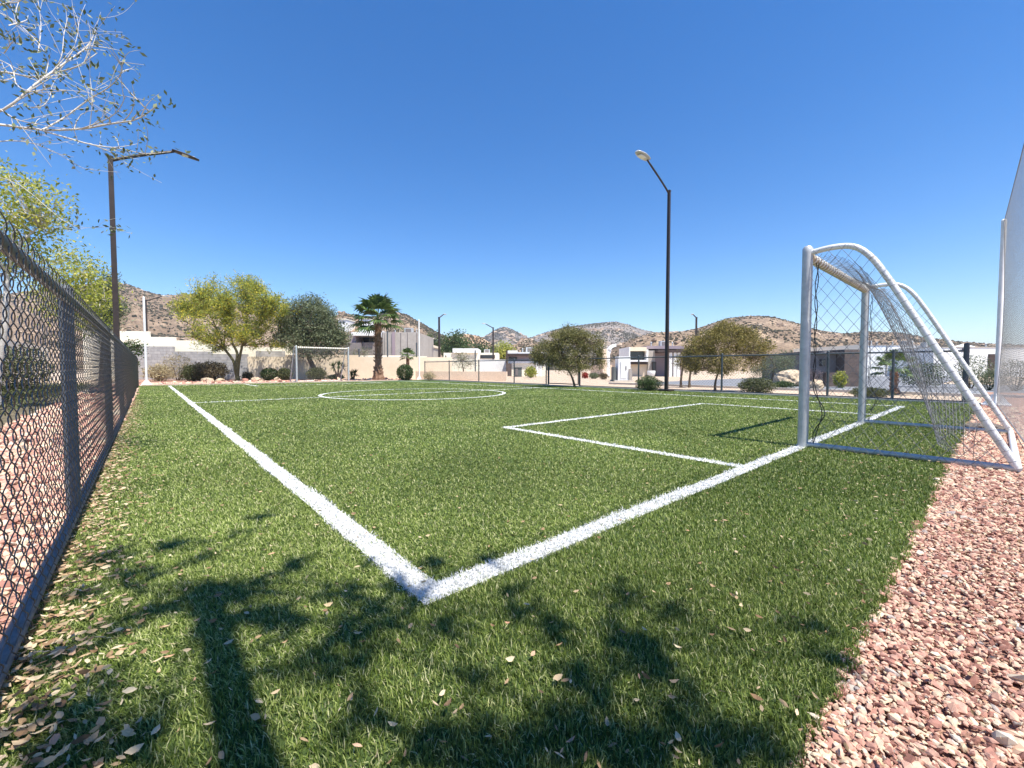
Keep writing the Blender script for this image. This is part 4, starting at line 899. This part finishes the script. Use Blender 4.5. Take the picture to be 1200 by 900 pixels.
for i in range(9):
    a0, a1 = math.pi / 2 + math.pi / 2 * i / 9, math.pi / 2 + math.pi / 2 * (i + 1) / 9
    m.bar((X(722) + math.cos(a0) * .75, .3, H(414) + math.sin(a0) * .8), (X(722) + math.cos(a1) * .75, .3, H(414) + math.sin(a1) * .8), .45, .3)
m.bbox(X(722) - .9, X(722) - .6, .1, .5, -.1, H(414)); m.build('archway', 'white_paint', e)
part(e, 'pillar', 'peach', (X(709) - .2, X(709) + .2, .1, .6, -.1, H(409)))
e, X, H = house('white_house', 'long white flat roofed house behind the near goal', 1050, 44)
part(e, 'wall', 'white_paint', (X(1009), X(1092), 0, 10, -.1, H(405))); part(e, 'wall', 'cream', (X(1004), X(1008.9), -.3, 10, -.1, H(404)))
part(e, 'parapet', 'grey_render', (X(1008), X(1092.5), -.06, 10.1, H(405), H(404.2)))
w = part(e, 'window', 'dark_wood', (X(1056), X(1075), -.12, -.002, H(426.5), H(421.5))); part(e, 'pane', 'glass', (X(1057), X(1074), -.16, -.12, H(426), H(422)), parent=w)
e, X, H = house('white_house', 'white flat house with dark brown door left of the net pole', 1140, 40)
part(e, 'wall', 'white_paint', (X(1093), X(1200), 0, 9, -.1, H(407.2))); part(e, 'parapet', 'grey_render', (X(1092), X(1201), -.06, 9.1, H(407.2), H(406.4)))
d_ = part(e, 'door', 'dark_wood', (X(1157), X(1169), -.1, -.002, -.1, H(415))); part(e, 'handle', 'galv', (X(1158.5), X(1159.1), -.16, -.1, 1.0, 1.2), parent=d_)
m = MB(); m.box((X(1154), 2, H(404.5)), (1.6, 1.6, H(402) - H(407)), 0, .1); m.build('vent', 'white_paint', e)
m = MB(); m.bbox(X(1126), X(1128), -.1, -.002, H(410), H(408.5)); m.build('wall_lamp', 'dark_wood', e)
e, X, H = house('brown_house', 'dark brown house half hidden by the near goal post', 985, 27)
part(e, 'wall', 'brown_wall', (X(982), X(1006), -.5, 6, -.1, H(410))); part(e, 'wall', 'dark_render', (X(958), X(981.9), .2, 6, -.1, H(414)))
part(e, 'roof', 'dark_wood', (X(957), X(982.2), -.3, 6.2, H(414), H(413)))
for p, a, b in ((965.5, 429, 421), (964, 447, 438)):
    w = part(e, 'window', 'dark_wood', (X(p - 3), X(p + 3), .1, .199, H(a), H(b))); part(e, 'pane', 'glass', (X(p - 2.4), X(p + 2.4), .05, .1, H(a - .6), H(b + .6)), parent=w)
part(e, 'chimney', 'white_paint', (X(979), X(982), 1, 1.5, H(414), H(411.5)))
# units, vents and pipes on the flat roofs and walls
def fittings(e, X, H, roof, units=(), vents=(), pipes=(), y=1.5):
    for p in units:
        u = part(e, 'air_unit', 'galv', (X(p) - .45, X(p) + .45, y, y + .6, roof, roof + .6)); part(e, 'grille', 'dark_render', (X(p) - .3, X(p) + .3, y - .03, y - .002, roof + .12, roof + .5), parent=u)
    for p in vents:
        m = MB(); m.tube([(X(p), y + .4, roof - .05), (X(p), y + .4, roof + .45)], .06, 8); m.tube([(X(p), y + .4, roof + .45), (X(p), y + .4, roof + .52)], [.11, .03], 8); m.build('vent_pipe', 'galv', e)
    for p, a, yy in pipes:
        m = MB(); m.tube([(X(p), yy - .05, 0), (X(p), yy - .05, a)], .045, 8); m.build('downpipe', 'grey_render', e)
for e in [o for o in COL.objects if o.get('category') == 'house' and o.parent is None]:
    px, Z = {'modern_house': (450, 45), 'white_house': (1050, 44), 'villa': (610, 44), 'low_house': (545, 66)}.get(e.name, (0, 0))
    if e.name == 'white_house.001': px, Z = 1140, 40
    if e.name == 'villa.001': px, Z = 750, 42
    if e.name == 'low_house.001': px, Z = 545, 66
    elif e.name == 'low_house': continue
    if not px: continue
    X = lambda p: (p - px) * Z / F
    H = lambda y_: EYE + (431 - y_) * Z / F
    if e.name == 'white_house': fittings(e, X, H, H(405), (1030, 1080), (1045, 1064), ((1038, H(405), 0), (1086, H(405), 0)))
    if e.name == 'white_house.001': fittings(e, X, H, H(407.2), (1108,), (1120, 1180), ((1133, H(407), 0),))
    if e.name == 'villa': fittings(e, X, H, H(413), (622,), (613,), ())
    if e.name == 'villa.001': fittings(e, X, H, H(405.5), (785,), (770, 796), ((765, H(411), -.3),))
    if e.name == 'modern_house': fittings(e, X, H, H(389.5), (475,), (458, 484), ((452, H(390), 0),))
    if e.name == 'low_house.001': fittings(e, X, H, H(413.5), (570,), (577,), ())
# hillside houses
for px, Z_, y0, y1, w, lab in ((402, 212, 381, 375, 9, 'pale house on the slope left of the palm crown'), (427, 214, 381, 374, 11, 'white hillside house hidden by palm fronds'), (508, 200, 404, 397.5, 24, 'pink hillside house above the green trees')):
    e, X, H = house('hillside_house', lab, px, Z_, 'hillside houses'); wm = 'peach' if px == 512 else 'white_paint'
    part(e, 'wall', wm, (X(px - w / 2), X(px + w / 2), 0, 12, H(y0) - 8, H(y1))); part(e, 'roof', 'cream', (X(px - w / 2 - .5), X(px + w / 2 + .5), -.6, 12.5, H(y1), H(y1) + .5))
    for q in (-.25, .2):
        wv = part(e, 'window', 'dark_wood', (X(px + q * w - 1), X(px + q * w + 1), -.1, -.002, H(y1 + 5), H(y1 + 2.2))); part(e, 'pane', 'glass', (X(px + q * w - .8), X(px + q * w + .8), -.15, -.1, H(y1 + 4.7), H(y1 + 2.5)), parent=wv)

# utility boxes
e, X, H = house('utility_box', 'white tapered utility box beyond the street fence', 731, 26.5, None, 'utility box')
m = MB(); m.box((0, .3, H(419) / 2 - .02), (X(738) - X(723), .9, H(419)), 0, .92); m.build('body', 'white_paint', e)
m = MB(); m.box((0, .3, H(418.5)), (X(737.5) - X(723.5), .84, .09)); m.build('cap', 'white_paint', e)
part(e, 'door', 'white_paint', (X(726.5), X(733.5), -.185, -.14, .2, H(423))); part(e, 'slot', 'dark_wood', (X(732), X(733), -.2, -.186, H(434), H(429)))
part(e, 'side_panel', 'cabinet', (X(718.5), X(721.5), -.1, .5, -.05, H(430)))
part(e, 'plinth', 'concrete', (X(719), X(741), -.3, .95, -.05, .06))
part(e, 'bin', 'grey_render', (X(736.2), X(739.5), -.25, .3, .06, H(432)))
e, X, H = house('utility_cabinet', 'dark grey cabinet with door before the villa on the left', 608, 40, None, 'cabinet')
part(e, 'body', 'cabinet', (X(603), X(611.5), 0, .7, -.05, H(431))); part(e, 'door', 'dark_render', (X(604), X(607), -.03, -.002, .1, H(432))); part(e, 'lid', 'cabinet', (X(602.6), X(612), -.06, .76, H(431), H(431) + .06))
e, X, H = house('white_planter', 'small white rounded planter before the villa, left of the tall dark lamp', 763, 38.5, None, 'planter')
m = MB(); m.tube([(0, 0, .02), (0, 0, .1), (0, 0, .35), (0, 0, .52), (0, 0, .56)], [.24, .3, .36, .37, .34], 20); m.build('body', 'white_paint', e, smooth=True)
m = MB(); m.tube([(0, 0, .55), (0, 0, .575)], [.3, .28], 16); m.build('soil', 'bark', e)
# ------------------------------------------------------------------ hills
HILLS = []
def hill(ridge, Z, front, back, mat, rough, nx=170, ny=34, seed=0.0, base=-1.0):
    px0, px1 = ridge[0][0], ridge[-1][0]; V = []; xs = np.linspace(px0, px1, nx); ys = np.interp(xs, [r[0] for r in ridge], [r[1] for r in ridge])
    us = np.linspace(-1, 1, 2 * ny + 1)
    for j, u in enumerate(us):
        d = Z + (front * u if u < 0 else back * u); pr = max(0.0, 1 - abs(u)) ** .85
        for i in range(nx):
            l, z, up = ray(xs[i], ys[i]); top = EYE + up * Z / z; wx = math.sin(seed + i * .09) * .0
            X_, Y_ = (K * l + S * z) * d / z, (-S * l + K * z) * d / z
            f = mnoise.fractal(Vector((X_ * .012 + seed, Y_ * .012, seed)), 1.0, 2.0, 5)
            g = mnoise.fractal(Vector((X_ * .06 + seed, Y_ * .06, 3 + seed)), 1.0, 2.0, 4)
            gul = abs(mnoise.noise(Vector((xs[i] * .05 + u * .8 + seed, u * 1.3, seed))))
            hgt = base + (top - base) * pr * (1 - (.22 * gul) * (1 - pr) * 2 ) + (f * rough * 1.5 + g * rough * .5) * (pr * (1 - pr) * 3.2 + .12 * pr)
            V.append((X_, Y_, hgt))
    idx = np.arange((2 * ny + 1) * nx).reshape(2 * ny + 1, nx)
    m = MB(); V = np.array(V); Q = np.stack([idx[:-1, :-1], idx[:-1, 1:], idx[1:, 1:], idx[1:, :-1]], -1).reshape(-1, 4); m.add(V, Q)
    HILLS.append((V, Q[:ny * (nx - 1) + 2 * (nx - 1)], Z)); return tag(m.build('hill', mat, None, None, True), kind='structure')
hill([(-260, 400), (-150, 375), (-40, 352), (60, 336), (120, 331), (150, 334), (168, 341), (190, 347), (230, 345), (270, 352), (330, 368), (400, 392), (460, 420)], 330, 200, 160, 'hill_brown', 5, 230, seed=1.3)
hill([(350, 396), (375, 380), (392, 371), (403, 366), (414, 371), (440, 372), (458, 366), (475, 369), (492, 378), (510, 388), (530, 397), (560, 412), (600, 428)], 260, 110, 120, 'hill_brown', 4, 190, seed=4.1)
hill([(480, 425), (505, 404), (525, 395), (545, 391), (562, 394), (575, 402), (590, 412), (605, 424)], 150, 40, 50, 'hill_tan', 2, 110, 26, seed=6.0)
hill([(590, 425), (600, 408), (612, 398), (622, 397), (635, 404), (650, 412), (670, 424)], 190, 50, 50, 'hill_tan', 2, 90, 26, seed=7.7)
hill([(500, 420), (540, 406), (558, 400), (570, 393), (580, 387), (587, 383.5), (592, 383), (600, 386), (610, 391), (622, 397), (645, 406), (690, 424)], 700, 260, 240, 'hill_grey', .8, 150, seed=2.2)
hill([(580, 418), (612, 399), (635, 391), (660, 384), (690, 380), (710, 378), (722, 377), (735, 380), (752, 386), (772, 391), (800, 394), (840, 402), (900, 424)], 520, 230, 220, 'hill_grey', 2, 200, seed=9.4)
hill([(700, 425), (735, 402), (768, 389), (800, 388), (818, 384), (840, 377), (860, 372), (880, 370), (905, 372), (930, 379), (960, 387), (990, 391), (1020, 388), (1050, 389), (1080, 394), (1120, 399), (1160, 402), (1210, 405), (1270, 407), (1350, 404), (1430, 412), (1550, 430)], 230, 130, 120, 'hill_brown', 4, 330, seed=5.5)
hill([(918, 424), (930, 404), (940, 390), (946, 398), (960, 424)], 150, 40, 30, 'hill_tan', 2, 40, 20, seed=3.5) if False else None
P = []; SZ = []
for (V, Q, Z) in HILLS:
    c = V[Q].mean(1); A_ = np.linalg.norm(np.cross(V[Q[:, 1]] - V[Q[:, 0]], V[Q[:, 3]] - V[Q[:, 0]]), axis=1)
    n = 11000; A_ = A_ * np.array([max(.06, mnoise.fractal(Vector(tuple(q * .02 + 9)), 1, 2, 5) + .28) for q in c]); j = rng.choice(len(Q), n, p=A_ / A_.sum()); u, v = rng.random((n, 1)), rng.random((n, 1)); q = V[Q[j]]
    p = q[:, 0] * (1 - u) * (1 - v) + q[:, 1] * u * (1 - v) + q[:, 2] * u * v + q[:, 3] * (1 - u) * v
    s = np.minimum(Z * .00125 * rng.lognormal(0, .55, n), Z * .0024 if Z < 400 else Z * .0015); p[:, 2] += s * .3; P.append(p); SZ.append(s)
m = MB(); V, T = lumps(np.vstack(P), np.hstack(SZ), (.6, .95), .3, .2); m.add(V, None, T); tag(m.build('hillside_scrub', 'scrub'), kind='stuff')
P = []; SZ = []
for (V, Q, Z) in HILLS:
    c = V[Q].mean(1); nz = np.array([mnoise.fractal(Vector(tuple(q * .035)), 1, 2, 4) for q in c]); wgt = np.clip(nz - .05, 0, None) ** 1.5 + 1e-6
    j = rng.choice(len(Q), 2600, p=wgt / wgt.sum()); u, v = rng.random((2600, 1)), rng.random((2600, 1)); q = V[Q[j]]
    P.append(q[:, 0] * (1 - u) * (1 - v) + q[:, 1] * u * (1 - v) + q[:, 2] * u * v + q[:, 3] * (1 - u) * v); SZ.append(Z * .0017 * rng.lognormal(0, .5, 2600))
m = MB(); V, T = lumps(np.vstack(P), np.hstack(SZ), (.4, .9), .35, .3); m.add(V, None, T); tag(m.build('hillside_rocks', island('hill_rock', [(0, (.22, .15, .11)), (.5, (.36, .26, .19)), (1, (.52, .41, .31))], .9, .1)), kind='stuff')

# ------------------------------------------------------------------ thin desert haze
hm = bpy.data.materials.new('haze'); hm.use_nodes = True; hn = hm.node_tree; hn.nodes.remove(hn.nodes['Principled BSDF'])
pv = hn.nodes.new('ShaderNodeVolumePrincipled'); pv.inputs['Color'].default_value = (.86, .91, .97, 1); pv.inputs['Density'].default_value = .00036; pv.inputs['Anisotropy'].default_value = .2
hn.links.new(pv.outputs[0], hn.nodes['Material Output'].inputs['Volume'])
m = MB(); m.bbox(-3100, 3100, -3100, 3100, -14, 130); tag(m.build('haze', hm), kind='stuff')
# ------------------------------------------------------------------ light, sky, camera
EL = R(65.4)
sun = bpy.data.objects.new('sun', bpy.data.lights.new('sun', 'SUN')); COL.objects.link(sun)
sun.data.energy = 5.0; sun.data.angle = R(.53); sun.data.color = (1, .95, .85)
sun.rotation_euler = Vector((0.0, -math.cos(EL), math.sin(EL))).to_track_quat('Z', 'Y').to_euler()
w = bpy.data.worlds.new('World'); C.world = w; w.use_nodes = True; nt = w.node_tree
sky = nt.nodes.new('ShaderNodeTexSky'); sky.sky_type = 'NISHITA'; sky.sun_disc = False
sky.sun_elevation = EL; sky.sun_rotation = R(180); sky.air_density = 1.0; sky.dust_density = 0.0; sky.ozone_density = 2.0; sky.altitude = 900
bg = nt.nodes['Background']; hs = nt.nodes.new('ShaderNodeHueSaturation'); hs.inputs['Saturation'].default_value = 1.4; hs.inputs['Hue'].default_value = .506; nt.links.new(sky.outputs[0], hs.inputs['Color']); nt.links.new(hs.outputs[0], bg.inputs[0]); bg.inputs[1].default_value = .112
cam = bpy.data.objects.new('camera', bpy.data.cameras.new('camera')); COL.objects.link(cam); C.camera = cam
cam.data.sensor_width = 36; cam.data.lens = F / 1200 * 36; cam.data.clip_start = .02; cam.data.clip_end = 8000
cam.location = (0, 0, EYE); cam.rotation_euler = (math.pi / 2 - PITCH, 0, -YA)
vs = C.view_settings; vs.view_transform = 'Standard'; vs.look = 'None'; vs.exposure = .9; vs.gamma = 1; vs.use_curve_mapping = False
C.cycles.max_bounces = 6; C.cycles.transparent_max_bounces = 8; C.cycles.use_denoising = True
